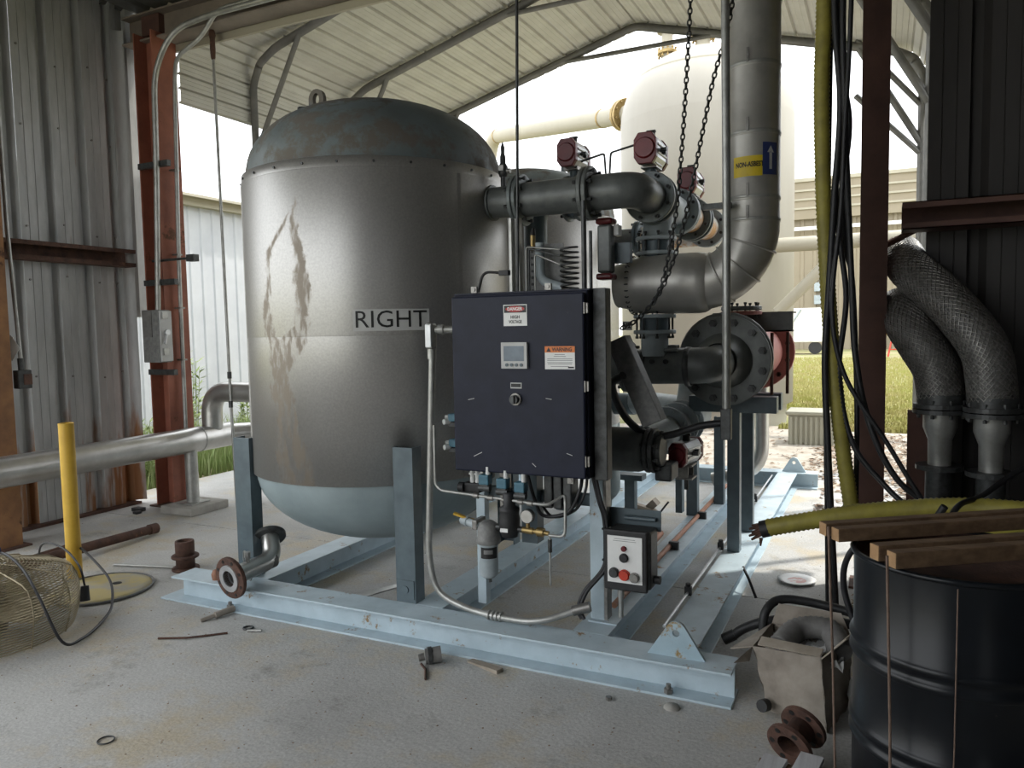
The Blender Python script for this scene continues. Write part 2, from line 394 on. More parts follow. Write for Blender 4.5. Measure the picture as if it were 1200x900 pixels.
def flange(mb, c, ax, R, rin, t):
    ax = V(ax).normalized(); c = V(c)
    mb.lathe([(rin, -t/2), (R-.004, -t/2), (R, -t/2+.004), (R, t/2-.004), (R-.004, t/2), (rin, t/2), (rin, -t/2)], c, ax, 32, False)
def bolts(mb, c, ax, R, n, r, h, a0=.0, both=True):
    A, B, C = frame(ax); c = V(c)
    for i in range(n):
        t = a0+2*PI*(i+.5)/n; p = c+A*(R*math.cos(t))+B*(R*math.sin(t))
        if both: mb.cyl(p-C*h/2, p+C*h/2, r*.62, n=6); mb.hexb(p-C*h/2, C, r, r*1.3); mb.hexb(p+C*(h/2-r*1.3), C, r, r*1.3)
        else: mb.hexb(p, C, r, h)
def flange_pair(parent, c, ax, R, rin, t=.024, gap=.004, nb=8, mt='greyflange', mt2=None, br=.011):
    ax = V(ax).normalized(); c = V(c); d = (t+gap)/2
    b = MB(); flange(b, c-ax*d, ax, R, rin, t); f = b.build('flange', mt, parent)
    b = MB(); flange(b, c+ax*d, ax, R, rin, t); b.build('flange', mt2 or mt, parent)
    b = MB(); bolts(b, c, ax, R*.84, nb, br, 2*t+gap+.05); b.build('bolt_ring', 'boltdark', f, kind='stuff')
# ================================================================ THE SETTING
def sheet(mb, o, u, l, n, prof, length):
    o, u, l, n = V(o), V(u), V(l), V(n); vs = []
    for a, h in prof:
        p = o+u*a+n*h; vs += [p, p+l*length]
    fs = [(2*i, 2*i+2, 2*i+3, 2*i+1) for i in range(len(prof)-1)]
    return mb.add(vs, fs)
def prof_wall(w=.915, pitch=.305):
    p = []; k = int(round(w/pitch))
    for i in range(k):
        a = i*pitch
        p += [(a, 0), (a+.066, 0), (a+.070, -.004), (a+.074, 0), (a+.138, 0), (a+.142, -.004), (a+.146, 0), (a+.206, 0), (a+.214, -.058), (a+.270, -.058), (a+.3045, 0)]
    p.append((w, 0)); return p
def prof_roof(w=.92, pitch=.23):
    p = []; k = int(round(w/pitch))
    for i in range(k):
        a = i*pitch
        p += [(a, .03), (a+.022, .03), (a+.034, 0), (a+.088, 0), (a+.094, .004), (a+.100, 0), (a+.158, 0), (a+.164, .004), (a+.170, 0), (a+.2145, 0)]
    p += [(w, .03)]; return p
def prof_rib(w, pitch=.23, hgt=.02):
    p = []; k = int(round(w/pitch))
    for i in range(k):
        a = i*pitch; p += [(a, 0), (a+pitch*.62, 0), (a+pitch*.70, hgt), (a+pitch*.92, hgt)]
    p.append((k*pitch, 0)); return p

# floor: concrete slabs with open joints
fl = thing('floor', 'grey dusty concrete floor slab under the equipment', None, (0, 0, 0), kind='structure')
for i, (y0, y1) in enumerate(((-8, 4.47), (4.482, 8.6))):
    for x0, x1 in ((-6.75, 3.6),):
        MB().span((x0, y0, -.16), (x1, y1, 0)).build('slab', 'concrete', fl)
MB().span((-6.75, 4.46, -.16), (3.6, 4.49, -.014)).build('joint_filler', 'dark', fl)
# surrounding ground
g = mat('ground_grass_and_dirt', (.20, .215, .065), (.30, .255, .155), .9, .95, bump=.4, bscale=14, rust=.2, rcol=(.30, .26, .19), rscale=.7)
b = MB(); b.add([(-90, -60, -.05), (90, -60, -.05), (90, 150, -.05), (-90, 150, -.05)], [(0, 1, 2, 3)])
struct(b.build('ground', g), 'sunlit grass and dirt ground around the building')
# gravel yard just behind the skid
gm = mat('pale_gravel', (.46, .42, .36), (.33, .29, .235), 5, .95, bump=.5, bscale=40, rust=.25, rcol=(.27, .19, .13), rscale=7)
b = MB(); n = 40
ring = [(-.2+6.2*math.cos(2*PI*i/n)*(1+.08*math.sin(5*i)), 10.2+2.5*math.sin(2*PI*i/n)*(1+.08*math.cos(3*i)), -.035) for i in range(n)]
b.add(ring, [tuple(range(n))]); struct(b.build('ground_gravel', gm), 'pale gravel and leaf strewn dirt behind the slab')

# left wall, one object per sheet
wl = thing('wall_left', 'grey galvanised ribbed sheet wall with rust at its foot', None, (-6.33, 0, 0), kind='structure')
b = MB(); sheet(b, (-6.33, 4.85-.915, .02), (0, 1, 0), (0, 0, 1), (1, 0, 0), prof_wall(), 4.58)
s0 = b.build('wall_sheet', 'wallgalv', wl)
share(s0, 'wall_sheet', wl, (-.004, -.913, 0))
MB().span((-6.40, 3.02, 0), (-6.26, 4.86, .022))
b = MB(); sheet(b, (-6.334, 4.84, 1.75), (0, 1, 0), (0, 0, 1), (1, 0, 0), [(0, 0), (.07, 0), (.09, -.03), (.15, -.03), (.17, 0), (.30, 0), (.32, -.03), (.38, -.03), (.40, 0), (.60, 0)], 2.83); b.build('upper_corner_strip', 'wallgalv', wl)
MB().span((-6.40, 3.02, 0), (-6.26, 4.86, .022)).build('sill_angle', 'rust', wl)
# bent loose corner sheet by the column
b = MB(); pr = [(0, 0), (.03, .004), (.07, .03), (.085, .06)]
vs = []
for k in range(13):
    z = .03+k*.36; bow = .05*math.sin(PI*k/12)+(.03 if k < 3 else 0)
    vs += [(-6.325+h*1.0+bow*.3*(u/.085), 4.845+u-bow*.5*(u/.085), z) for u, h in pr]
b.add(vs, [(4*k+i, 4*k+i+1, 4*k+5+i, 4*k+4+i) for k in range(12) for i in range(3)], True); b.build('bent_edge_flashing', 'wallgalv', wl)
# screws
b = MB()
for z in (.5, 1.25, 2.1, 2.5, 3.3, 3.9):
    for y in (3.98, 4.3, 4.6, 4.78): b.hexb((-6.328, y, z+random.uniform(-.05, .05)), (1, 0, 0), .009, .01)
b.build('screw_heads', 'screw', wl, kind='stuff')

# front wall right of the opening
wf = thing('wall_front', 'dark ribbed sheet wall right of the opening', None, (.22, 5.1, 0), kind='structure')
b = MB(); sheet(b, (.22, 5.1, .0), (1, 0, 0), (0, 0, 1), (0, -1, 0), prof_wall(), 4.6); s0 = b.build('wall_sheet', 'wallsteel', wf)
for i in range(1, 4): share(s0, 'wall_sheet', wf, (.913*i, .004*(i % 2), 0))
# unseen right side wall, set close in to shade the drum
wr = thing('shade_wall_right', 'unseen dark ribbed sheet wall set close on the right to shade the drum', None, (2.3, 0, 0), kind='structure')
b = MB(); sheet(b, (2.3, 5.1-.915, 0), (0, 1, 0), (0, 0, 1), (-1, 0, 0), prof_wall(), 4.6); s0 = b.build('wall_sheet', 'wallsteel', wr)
for i in range(1, 8): share(s0, 'wall_sheet', wr, (0, -.913*i, 0))
wb = thing('shade_wall_back', 'unseen dark ribbed sheet wall added behind the camera to darken the right side', None, (-1.4, -2.5, 0), kind='structure')  # out of view, added to block light from behind and darken the right
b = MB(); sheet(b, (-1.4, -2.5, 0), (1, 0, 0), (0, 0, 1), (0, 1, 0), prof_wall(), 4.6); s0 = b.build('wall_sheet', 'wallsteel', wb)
for i in range(1, 4): share(s0, 'wall_sheet', wb, (.913*i, 0, 0))
# building roof over the camera side
ce = thing('ceiling', 'dark sheet roof of the building over the near floor', None, (0, 0, 4.55), kind='structure')
b = MB(); sheet(b, (-6.5, -2.5, 4.56), (1, 0, 0), (0, 1, 0), (0, 0, 1), prof_rib(.92, .23, .03), 7.65); s0 = b.build('roof_sheet', 'ceil', ce)
for i in range(1, 11): share(s0, 'roof_sheet', ce, (.92*i, 0, 0))
for y in (-2.3, 0, 2.6):
    MB().span((-6.4, y, 4.36), (3.4, y+.07, 4.56)).build('purlin', 'brownsteel', ce)

def hcol(mb, x0, x1, y0, y1, z0, z1, t=.014, web='x'):
    if web == 'x':      # flanges face +-X
        mb.span((x0, y0, z0), (x0+t, y1, z1)); mb.span((x1-t, y0, z0), (x1, y1, z1)); ym = (y0+y1)/2; mb.span((x0+t, ym-.006, z0), (x1-t, ym+.006, z1))
    else:
        mb.span((x0, y0, z0), (x1, y0+t, z1)); mb.span((x0, y1-t, z0), (x1, y1, z1)); xm = (x0+x1)/2; mb.span((xm-.006, y0+t, z0), (xm+.006, y1-t, z1))
    return mb
c2 = thing('steel_column', 'tall red-brown steel column at the end of the ribbed wall', 'column', (-5.92, 4.97, 0))
hcol(MB(), -6.03, -5.80, 4.84, 5.10, .012, 4.25).build('shaft', 'redsteel', c2)
MB().span((-6.08, 4.80, 0), (-5.75, 5.14, .014)).build('base_plate', 'rust', c2)
MB().span((-6.02, 4.93, 4.25), (-5.80, 5.08, 4.42)).build('cap_plate', 'brownsteel', c2)
c1 = thing('steel_column', 'rusty orange steel column at the left edge of the photo', 'column', (-5.95, 3.36, 0))
hcol(MB(), -6.07, -5.85, 3.24, 3.50, .012, 4.5).build('shaft', 'orangesteel', c1)
MB().span((-6.10, 3.20, 0), (-5.80, 3.54, .014)).build('base_plate', 'rust', c1)
# girts
def zgirt(name, label, x0, x1, y0, y1, z0, z1, mt, axis):
    t = .006; b = MB()
    if axis == 'y':
        b.span((x0, y0, z1-t), (x1, y1, z1)); b.span((x0, y0, z0), (x0+t, y1, z1)); b.span((x0, y0, z0), (x1, y1, z0+t)); b.span((x1-t, y0, z0), (x1, y1, z0+.035)); b.span((x1-t, y0, z1-.035), (x1, y1, z1))
    else:
        b.span((x0, y0, z1-t), (x1, y1, z1)); b.span((x0, y1-t, z0), (x1, y1, z1)); b.span((x0, y0, z0), (x1, y1, z0+t)); b.span((x0, y0, z0), (x1, y0+t, z0+.035)); b.span((x0, y0, z1-.035), (x1, y0+t, z1))
    o = b.build(name, mt); return tag(o, label, 'beam')
zgirt('wall_girt', 'horizontal rusty girt across the left ribbed wall', -6.29, -6.14, 3.02, 4.84, 2.20, 2.355, 'rust', 'y')
zgirt('wall_girt', 'dark red girt with bolt holes across the right wall', .09, 3.3, 4.84, 5.06, 2.085, 2.235, 'brownsteel', 'x')
# eave beam over the opening
eb = thing('eave_beam', 'brown eave beam above the opening carrying two conduits', 'beam', (-1.4, 4.97, 4.2))
MB().span((-6.25, 4.90, 4.20), (3.4, 5.10, 4.215)).build('lower_flange', 'beamgrey', eb)
MB().span((-6.25, 4.99, 4.215), (3.4, 5.005, 4.43)).build('web', 'beamgrey', eb)
MB().span((-6.25, 4.90, 4.43), (3.4, 5.10, 4.445)).build('upper_flange', 'beamgrey', eb)
MB().span((-6.3, 5.11, 4.14), (3.4, 5.14, 4.62)).build('fascia_trim', 'tanlight', eb)
rp = thing('steel_post', 'slim dark red steel post right of the opening', 'column', (-.05, 4.97, 0))
hcol(MB(), -.125, .020, 4.88, 5.04, .012, 4.2, .010, 'y').build('shaft', 'brownsteel', rp)
MB().span((-.16, 4.85, 0), (.055, 5.07, .014)).build('base_plate', 'rust', rp)
rp = thing('steel_post', 'short dark steel post behind the braided hoses', 'column', (.20, 5.0, 0))
hcol(MB(), .14, .27, 4.99, 5.09, .012, 1.05, .010, 'y').build('shaft', 'brownsteel', rp)
MB().span((.12, 4.97, 0), (.29, 5.098, .014)).build('base_plate', 'rust', rp)
b = MB(); b.tube([(-.05, 5.06, 2.0), (.02, 5.06, 2.03), (.2, 5.06, 2.12)], .02, 6); tag(b.build('diagonal_brace', 'brownsteel'), 'short diagonal brace rod between red post and girt', 'brace')

# ================================================================ CARPORT
XL, XR, XC, ZE, ZR, Y0, Y1 = -5.85, .35, -2.75, 4.42, 5.20, 5.2, 9.5
cp = thing('metal_carport', 'pale ribbed metal carport roof with three tube frames over the vessels', 'carport', (XC, 7.3, 0))
def slope_panels(x0, z0, x1, z1, name='roof_panel'):
    L = math.hypot(x1-x0, z1-z0); u = V(((x1-x0)/L, 0, (z1-z0)/L)); n = V((-u.z, 0, u.x)); n = n if n.z > 0 else -n
    k = math.ceil(L/.92); ov = L/k
    for i in range(k):
        b = MB(); o = V((x0, Y0, z0))+u*(ov*i)+n*(.004*(i % 2)); sc = ov/.92
        sheet(b, o, u, V((0, 1, 0)), n, [(-.03, .034)]+[(a*sc, h) for a, h in prof_roof()], Y1-Y0); b.build(name, 'cream', cp)
slope_panels(XL+.14, ZE+.045, XC, ZR+.05); slope_panels(XR-.14, ZE+.045, XC, ZR+.05)
for x, sg in ((XL-.03, -1), (XR+.03, 1)):          # rolled eave and side sheet
    pr = [(x, ZE-.22), (x-sg*.015, ZE-.13), (x-sg*.065, ZE-.04), (x-sg*.135, ZE+.025), (x-sg*.20, ZE+.065)]
    for i in range(4):
        p, q = V((pr[i][0], Y0, pr[i][1])), V((pr[i+1][0], Y0, pr[i+1][1])); L = (q-p).length; u = (q-p)/L; n = V((sg*u.z, 0, -sg*u.x)); n = n if n.x*sg > 0 else -n
        b = MB(); sheet(b, p, u, (0, 1, 0), n, [(-.01, .02), (.012, .02), (.022, 0), (L-.005, 0), (L+.006, .02)], Y1-Y0); b.build('rolled_eave', 'cream', cp)
    b = MB(); sheet(b, (x, Y0, 3.72), (0, 0, 1), (0, 1, 0), (sg, 0, 0), [(a*.57, h) for a, h in prof_roof()], Y1-Y0); b.build('side_panel', 'cream', cp)
b = MB(); b.add([(XC+dx, yy, ZR+dz) for dx, dz in ((-.16, .05), (-.05, .095), (.05, .095), (.16, .05)) for yy in (Y0, Y1)], [(2*i, 2*i+1, 2*i+3, 2*i+2) for i in range(3)]); b.build('ridge_cap', 'cream', cp)
for i, y in enumerate((6.1, 7.6, 9.25)):
    b = MB(); r = .050
    path = [(XL, y, 0), (XL, y, ZE-.30), (XL+.07, y, ZE-.16), (XL+.10, y, ZE-.10), (XL+.30, y, ZE+.02), (XC, y, ZR), (XR-.30, y, ZE+.02), (XR-.10, y, ZE-.10), (XR-.07, y, ZE-.16), (XR, y, ZE-.30), (XR, y, 0)]
    b.tube(fillet(path, .09, 3), r, 4); b.build('frame_bow', 'frame', cp)
    for sg, x in ((1, XL), (-1, XR)):
        b = MB(); b.tube([(x+sg*.02, y, 3.45), (x+sg*.62, y, ZE+.09)], .036, 4); b.build('knee_brace', 'frame', cp)
    b = MB(); b.tube([(XC-1.0, y, ZR-.27), (XC+1.0, y, ZR-.27)], .028, 4); b.build('collar_tie', 'frame', cp)
for y in (6.1, 7.6, 9.25):
    b = MB()
    for k in range(8):
        for sg in (0, 1):
            t = (k+.5)/8; x = (XL+.3)*(1-t)+XC*t; x = x if not sg else 2*XC-x
            b.hexb((x, y-.045, ZE+.05+(ZR-ZE)*t), (0, 0, -1), .012, .012)
    b.build('purlin_screws', 'screw', cp, kind='stuff')
for i, (a, bb) in enumerate((((-.30, 9.25, 4.60), (.40, 9.25, 3.75)), ((-.30, 9.25, 4.02), (.42, 9.25, 3.24)))):
    MB().tube([a, bb], .03, 4).build('corner_brace', 'frame', cp)

# ================================================================ OUTSIDE
sh = thing('storage_shed', 'white ribbed metal shed with cream eave outside on the left', 'shed', (-11.5, 11, 0))
b = MB(); sheet(b, (-9.5, 5.5, -.05), (0, 1, 0), (0, 0, 1), (1, 0, 0), prof_rib(2.07, .23, .022), 3.66); s0 = b.build('wall_sheet', 'shed', sh)
for i in range(1, 6): share(s0, 'wall_sheet', sh, (0, 2.07*i, 0))
MB().span((-13.5, 5.52, -.05), (-9.54, 5.6, 3.6)).build('end_wall', 'shed', sh)
MB().span((-9.56, 5.45, 3.52), (-9.36, 18, 3.68)).build('eave_gutter', 'tanlight', sh)
b = MB(); b.add([(-9.2, 5.3, 3.62), (-9.2, 18, 3.62), (-13.5, 18, 4.6), (-13.5, 5.3, 4.6), (-9.2, 5.3, 3.66), (-9.2, 18, 3.66), (-13.5, 18, 4.64), (-13.5, 5.3, 4.64)], [(0, 1, 2, 3), (4, 7, 6, 5), (0, 4, 5, 1), (1, 5, 6, 2), (2, 6, 7, 3), (3, 7, 4, 0)]); b.build('roof', 'tanlight', sh)

WX, WY, WR = -2.74, 13.3, 1.42
wt = thing('storage_tank', 'tall white cylindrical storage tank standing outside behind the carport', 'tank', (WX, WY, 0))
b = MB(); b.lathe([(WR-.1, -.05), (WR-.1, .25), (WR, .3), (WR, 4.95)], (WX, WY, 0), n=48); b.build('shell', 'wtank', wt)
b = MB(); b.lathe([(WR*math.cos(t)**.9, 4.95+1.22*math.sin(t)) for t in [i*PI/2/12 for i in range(13)]], (WX, WY, 0), n=48); b.build('dome', 'wtank', wt)
ts = math.asin(.62); rs_ = WR*math.cos(ts)**.9; b = MB(); b.lathe([(rs_+.016, 4.95+1.22*.62-.012), (rs_+.010, 4.95+1.22*.62+.012)], (WX, WY, 0), n=48); b.build('weld_seam', 'tanlight', wt)
for dx, dy, h, R in ((-.62, -.1, .52, .17), (.02, -.25, .42, .2)):
    z = 4.95+1.22*math.sqrt(max(0, 1-(dx*dx+dy*dy)/WR**2)); b = MB(); b.cyl((WX+dx, WY+dy, z-.05), (WX+dx, WY+dy, z+h), R*.55); nz = b.build('top_nozzle', 'tanlight', wt)
    b = MB(); flange(b, (WX+dx, WY+dy, z+.16), (0, 0, 1), R, R*.5, .05); bolts(b, (WX+dx, WY+dy, z+.16), (0, 0, 1), R*.85, 10, .02, .16); b.build('nozzle_flange', 'brass', nz)
    b = MB(); flange(b, (WX+dx, WY+dy, z+h), (0, 0, 1), R, .0, .05); b.build('nozzle_flange', 'tanlight', nz)
MB().span((WX-.04, WY-.38, 6.38), (WX+.42, WY-.2, 6.62)).build('orange_relief_cap', 'signorange', wt)
bp = thing('tank_vent_pipe', 'tan overhead pipe leaving the white tank to the left', 'pipe', (-4.2, 13.2, 5.2))
e0, e1 = V((-4.02, 13.2, 5.28)), V((-8.6, 16.9, 6.25))
b = MB(); b.tube(fillet([e0, e1, e1+V((-.5, .3, -1.6))], .35, 6), .17, 16); b.build('pipe', 'tanlight', bp)
d = (e1-e0).normalized()
for k in (.12, .2): 
    b = MB(); flange(b, e0+d*k, d, .28, .16, .06); b.build('flange', 'brass', bp)
b = MB(); bolts(b, e0+d*.16, d, .24, 10, .022, .24); b.build('bolt_ring', 'brass', bp, kind='stuff')
for k in (.85, 5.6):
    b = MB(); b.cyl(e0+d*k, e0+d*(k+.05), .178); b.build('pipe_band', 'brass', bp)
b = MB(); b.tube(spline([e0+d*(1.0)+V((.08, -.165, -.03)), e0+d*2.5+V((.08, -.165, .0)), e0+d*4.5+V((.08, -.165, -.04))], 6), .012, 6); b.build('red_tracer_line', 'btnred', bp)

yp = thing('yard_pipe', 'horizontal tan pipe crossing the yard behind the insulated riser', 'pipe', (0, 12, 2.9))
b = MB(); b.tube(fillet([(-1.55, 12.35, 2.77), (.9, 12.3, 2.77), (8.0, 12.3, 2.79)], .25, 5), .11, 14); b.build('pipe', 'tanlight', yp)
b = MB(); b.tube([(-.55, 12.28, 2.66), (-1.45, 12.28, 1.75)], .085, 12); b.build('diagonal_branch', 'tanlight', yp)
b = MB(); b.cyl((-.3, 12.31, 2.77), (-.22, 12.31, 2.77), .13); b.build('coupling', 'galv', yp)
b = MB(); b.tube([(.6, 12.3, 2.57), (8, 12.3, 2.58)], .035, 8); b.build('small_line', 'lgrey', yp)
for x in (2.9, 5.6): MB().span((x, 12.2, -.05), (x+.1, 12.3, 2.5)).build('pipe_stand', 'frame', yp)

tb = thing('warehouse_building', 'large tan ribbed warehouse with pale fascia far across the grass', 'building', (3, 52, 0))
b = MB(); sheet(b, (-9, 52, -.05), (1, 0, 0), (0, 0, 1), (0, -1, 0), prof_rib(6.0, .75, .08), 8.6); s0 = b.build('wall_sheet', 'tan', tb)
for i in range(1, 6): share(s0, 'wall_sheet', tb, (6*i, 0, 0))
MB().span((-9.2, 51.6, 8.1), (27, 52.2, 10.4)).build('fascia', 'tan', tb)
for z in (8.7, 9.25, 9.8): MB().span((-9.2, 51.52, z), (27, 51.6, z+.12)).build('fascia_rib', 'tanlight', tb)
MB().span((-9.2, 51.5, 10.4), (27, 52.3, 10.62)).build('roof_edge', 'tanlight', tb)
MB().span((-9.2, 51.45, 7.4), (27, 51.6, 7.62)).build('pipe_rail', 'signwhite', tb)
MB().span((-1.15, 51.7, -.05), (.15, 51.95, 2.6)).build('roller_door', 'util', tb)
for x in (2.0, 9.5): MB().span((x, 51.4, -.05), (x+.5, 51.9, 8.1)).build('downpipe', 'signwhite', tb)
for z in (1.0, 1.8, 2.6, 3.4, 4.2): MB().span((-3.9, 51.7, z+.2), (-3.1, 51.92, z+.75)).build('louvre', 'lgrey', tb)
MB().span((-9, 52.2, -.05), (27, 64, 10.3)).build('hall', 'tan', tb)

ub = thing('utility_box', 'low beige utility box with grooved sides on the gravel', 'box', (-.85, 11.0, 0))
MB().span((-1.12, 10.75, -.05), (-.55, 11.25, .36)).build('body', 'util', ub, bevel=.012)
MB().span((-1.15, 10.72, .36), (-.52, 11.28, .41)).build('lid', 'util', ub, bevel=.012)
for i in range(9):
    MB().span((-1.10+i*.063, 10.735, -.04), (-1.07+i*.063, 10.752, .34)).build('rib', 'util', ub)
tr = thing('utility_trailer', 'white box trailer parked far off beside the warehouse', 'trailer', (-4.2, 44, 0))
MB().span((-6.4, 43.2, .6), (-2.6, 45.2, 2.4)).build('body', 'signwhite', tr, bevel=.05)
MB().tube([(-4.9, 43.17, .7), (-3.9, 43.17, 2.35)], .05, 6).build('brace_rail', 'lgrey', tr)
for x in (-5.8, -3.2):
    b = MB(); b.cyl((x, 43.3, .3), (x, 43.55, .3), .33, n=18); b.build('wheel', 'dark', tr)
ld = thing('step_ladder', 'small red step ladder standing far off by the warehouse', 'ladder', (.6, 40, 0))
for dx in (-.3, .3):
    MB().tube([(.55+dx, 40, -.05), (.75+dx*.6, 40.3, 1.7)], .04, 6).build('rail', 'btnred', ld); MB().tube([(.55+dx, 41, -.05), (.75+dx*.6, 40.35, 1.7)], .04, 6).build('rear_leg', 'btnred', ld)
for k in range(4): MB().box((.62+.05*k, 40.06+.06*k, .3+.37*k), (.6-.05*k, .12, .05)).build('step', 'btnred', ld)
yf = thing('safety_gate', 'yellow tubular safety gate far off beside the red ladder', 'gate', (.55, 42, 0))
for dx in (-.45, .45): MB().tube([(.55+dx, 42, -.05), (.55+dx, 42, 2.6)], .06, 6).build('post', 'yellow', yf)
for z in (1.0, 1.8, 2.55): MB().tube([(.10, 42, z), (1.0, 42, z)], .05, 6).build('rail', 'yellow', yf)

# grass, leaf litter, weeds
def blades(name, label, mt, region, count, hmin, hmax, wd=.012):
    vs = []; fs = []
    for i in range(count):
        x, y = region(); h = random.uniform(hmin, hmax); a = random.uniform(0, 2*PI); l = random.uniform(.1, .5)*h
        dx, dy = math.cos(a)*wd, math.sin(a)*wd; k = len(vs); lx, ly = random.uniform(-l, l), random.uniform(-l, l)
        vs += [(x-dx, y-dy, -.06), (x+dx, y+dy, -.06), (x+lx*.4+dx*.6, y+ly*.4+dy*.6, h*.6), (x+lx*.4-dx*.6, y+ly*.4-dy*.6, h*.6), (x+lx, y+ly, h)]
        fs += [(k, k+1, k+2, k+3), (k+3, k+2, k+4)]
    b = MB(); b.add(vs, fs); return tag(b.build(name, mt), label, 'grass', kind='stuff')
def rg():
    y = 12.3+26*random.random()**1.7; x = random.uniform(-.14, .16)*y+.3
    if math.hypot(x+2.74, y-13.3) < 1.6: return rg()
    return x, y
blades('grass', 'sunlit mown grass between the yard and the warehouse', 'grass', rg, 30000, .0, .075, .02)
blades('grass', 'grass growing along the slab edge by the white shed', 'weed', lambda: (random.uniform(-9.3, -6.8), 5.3+5.5*random.random()), 7000, .08, .42, .011)
def weed(x, y, h, label, n=70):
    t = thing('tall_weed', label, 'plant', (x, y, -.05), 'tall weeds by the white shed')
    n *= 2; b = MB(); vs = []; fs = []
    for k in range(6):
        ang = k*1.05; top = V((x+.12*math.cos(ang), y+.12*math.sin(ang), h*random.uniform(.8, 1)))
        base = V((x+.04*math.cos(ang), y+.04*math.sin(ang), -.05)); b.tube([base, base.lerp(top, .5)+V((0, 0, .02)), top], [.007, .005, .003], 5)
        for j in range(n//3):
            p = base.lerp(top, .15+.85*random.random()); a = random.uniform(0, 2*PI); L = random.uniform(.09, .20); wv = .014
            q = p+V((math.cos(a)*L, math.sin(a)*L, random.uniform(.0, .09))); s_ = V((-math.sin(a), math.cos(a), 0))*wv; i0 = len(vs)
            vs += [p, p.lerp(q, .5)+s_, q, p.lerp(q, .5)-s_]; fs += [(i0, i0+1, i0+2, i0+3)]
    b.build('stem', 'weed', t); c = MB(); c.add(vs, fs); c.build('foliage', 'weed', t, kind='stuff')
weed(-8.1, 7.1, 1.35, 'tallest feathery green weed standing by the white shed', 90)
weed(-7.7, 6.6, .8, 'short bushy weed left of the silver pipe elbow')
weed(-7.9, 7.9, .85, 'green weed seen behind the silver pipe elbow')
weed(-6.95, 5.45, .75, 'yellow green weed seen through the gap beside the column')
vs = []; fs = []
for i in range(5200):
    t = random.random()
    if t < .7: x, y = random.uniform(-.75, 1.6), random.uniform(6.4, 12.0)
    elif t < .85: x, y = random.uniform(-3, 3), random.uniform(8.2, 12)
    else: x, y = abs(random.gauss(0, .5))-.12, random.gauss(4.6, .4)
    if x < -.5 and y < 8: continue
    L = random.uniform(.02, .05); a = random.uniform(0, 2*PI); z = .006 if y < 8.6 else -.028; k = len(vs)
    dx, dy = math.cos(a)*L, math.sin(a)*L
    vs += [(x-dx, y-dy, z), (x-dy*.4, y+dx*.4, z+random.uniform(0, .02)), (x+dx, y+dy, z+random.uniform(0, .02)), (x+dy*.4, y-dx*.4, z)]; fs.append((k, k+1, k+2, k+3))
b = MB(); b.add(vs, fs); tag(b.build('leaf_litter', 'leaf'), 'brown dry leaves scattered right of and behind the skid', 'leaves', kind='stuff')
# ================================================================ SKID
def ibeam(mb, a, b, wd, h, axis, tf=.011, tw=.008, cope=0):
    a, b = V(a), V(b)
    if axis == 'x':
        y = a.y; mb.span((a.x, y-wd/2, 0), (b.x, y+wd/2, tf)); mb.span((a.x+cope, y-wd/2, h-tf), (b.x, y+wd/2, h)); mb.span((a.x+cope, y-tw/2, tf), (b.x, y+tw/2, h-tf))
    else:
        x = a.x; mb.span((x-wd/2, a.y, 0), (x+wd/2, b.y, tf)); mb.span((x-wd/2, a.y, h-tf), (x+wd/2, b.y, h)); mb.span((x-tw/2, a.y, tf), (x+tw/2, b.y, h-tf))
    return mb
sk = thing('equipment_skid', 'pale blue steel beam skid frame on the concrete floor', 'skid', (-2.2, 5.45, 0))
fb = ibeam(MB(), (-3.87, 3.185, 0), (-.535, 3.185, 0), .18, .15, 'x', cope=.1).build('front_beam', 'blue', sk, bevel=.002)
ibeam(MB(), (-3.87, 7.75, 0), (-.535, 7.75, 0), .18, .15, 'x').build('rear_beam', 'blue', sk, bevel=.002)
for x in (-3.28, -2.10, -1.21, -.802):
    ibeam(MB(), (x, 3.277, 0), (x, 7.659, 0), .175, .1495, 'y').build('long_beam', 'blue', sk, bevel=.002)
def lug(y, x0, x1, h, t=.018):
    xm = (x0+x1)/2; poly = [(x0, 0), (x1, 0)]
    for i in range(9):
        a = math.radians(32+116*i/8); poly.append((xm+.045*math.cos(a), h-.045+.045*math.sin(a)))
    b = MB(); hc = (xm, h-.05); hole = [(hc[0]+.016*math.cos(2*PI*i/12), hc[1]+.016*math.sin(2*PI*i/12)) for i in range(12)]
    # plate with a round hole: bridge the outline to the hole
    n = len(poly); out = [V((p[0], y, .15+p[1])) for p in poly]; inn = [V((p[0], y, .15+p[1])) for p in hole]
    def nearest(p): return min(range(12), key=lambda k: (inn[k]-p).length)
    for off in (0, t):
        o = len(b.v); vs = [p+V((0, off, 0)) for p in out+inn]; fs = []
        for i in range(n):
            j = (i+1) % n; a_, c_ = nearest(out[i]), nearest(out[j]); fs.append((i, j, n+c_) if a_ == c_ else (i, j, n+c_, n+a_))
            if a_ != c_:
                k = a_; step = 1 if (c_-a_) % 12 <= 6 else -1; chain = [n+a_]
                while k != c_: k = (k+step) % 12; chain.append(n+k)
                if len(chain) > 2: fs[-1] = tuple([i, j]+chain[::-1])
        b.add(vs, fs)
    b.add([p+V((0, o_, 0)) for p in out for o_ in (0, t)], [(2*i, 2*((i+1) % n), 2*((i+1) % n)+1, 2*i+1) for i in range(n)])
    b.add([p+V((0, o_, 0)) for p in inn for o_ in (0, t)], [(2*i, 2*((i+1) % 12), 2*((i+1) % 12)+1, 2*i+1) for i in range(12)])
    return b
M['bluerust'] = mat('blue_paint_rusted', (.40, .52, .58), (.32, .43, .49), 7, .5, rust=.42, rcol=(.30, .20, .075), rscale=8)
lug(3.17, -.905, -.655, .155).build('lifting_lug', 'bluerust', sk)
lug(7.72, -.86, -.64, .14).build('lifting_lug', 'blue', sk)
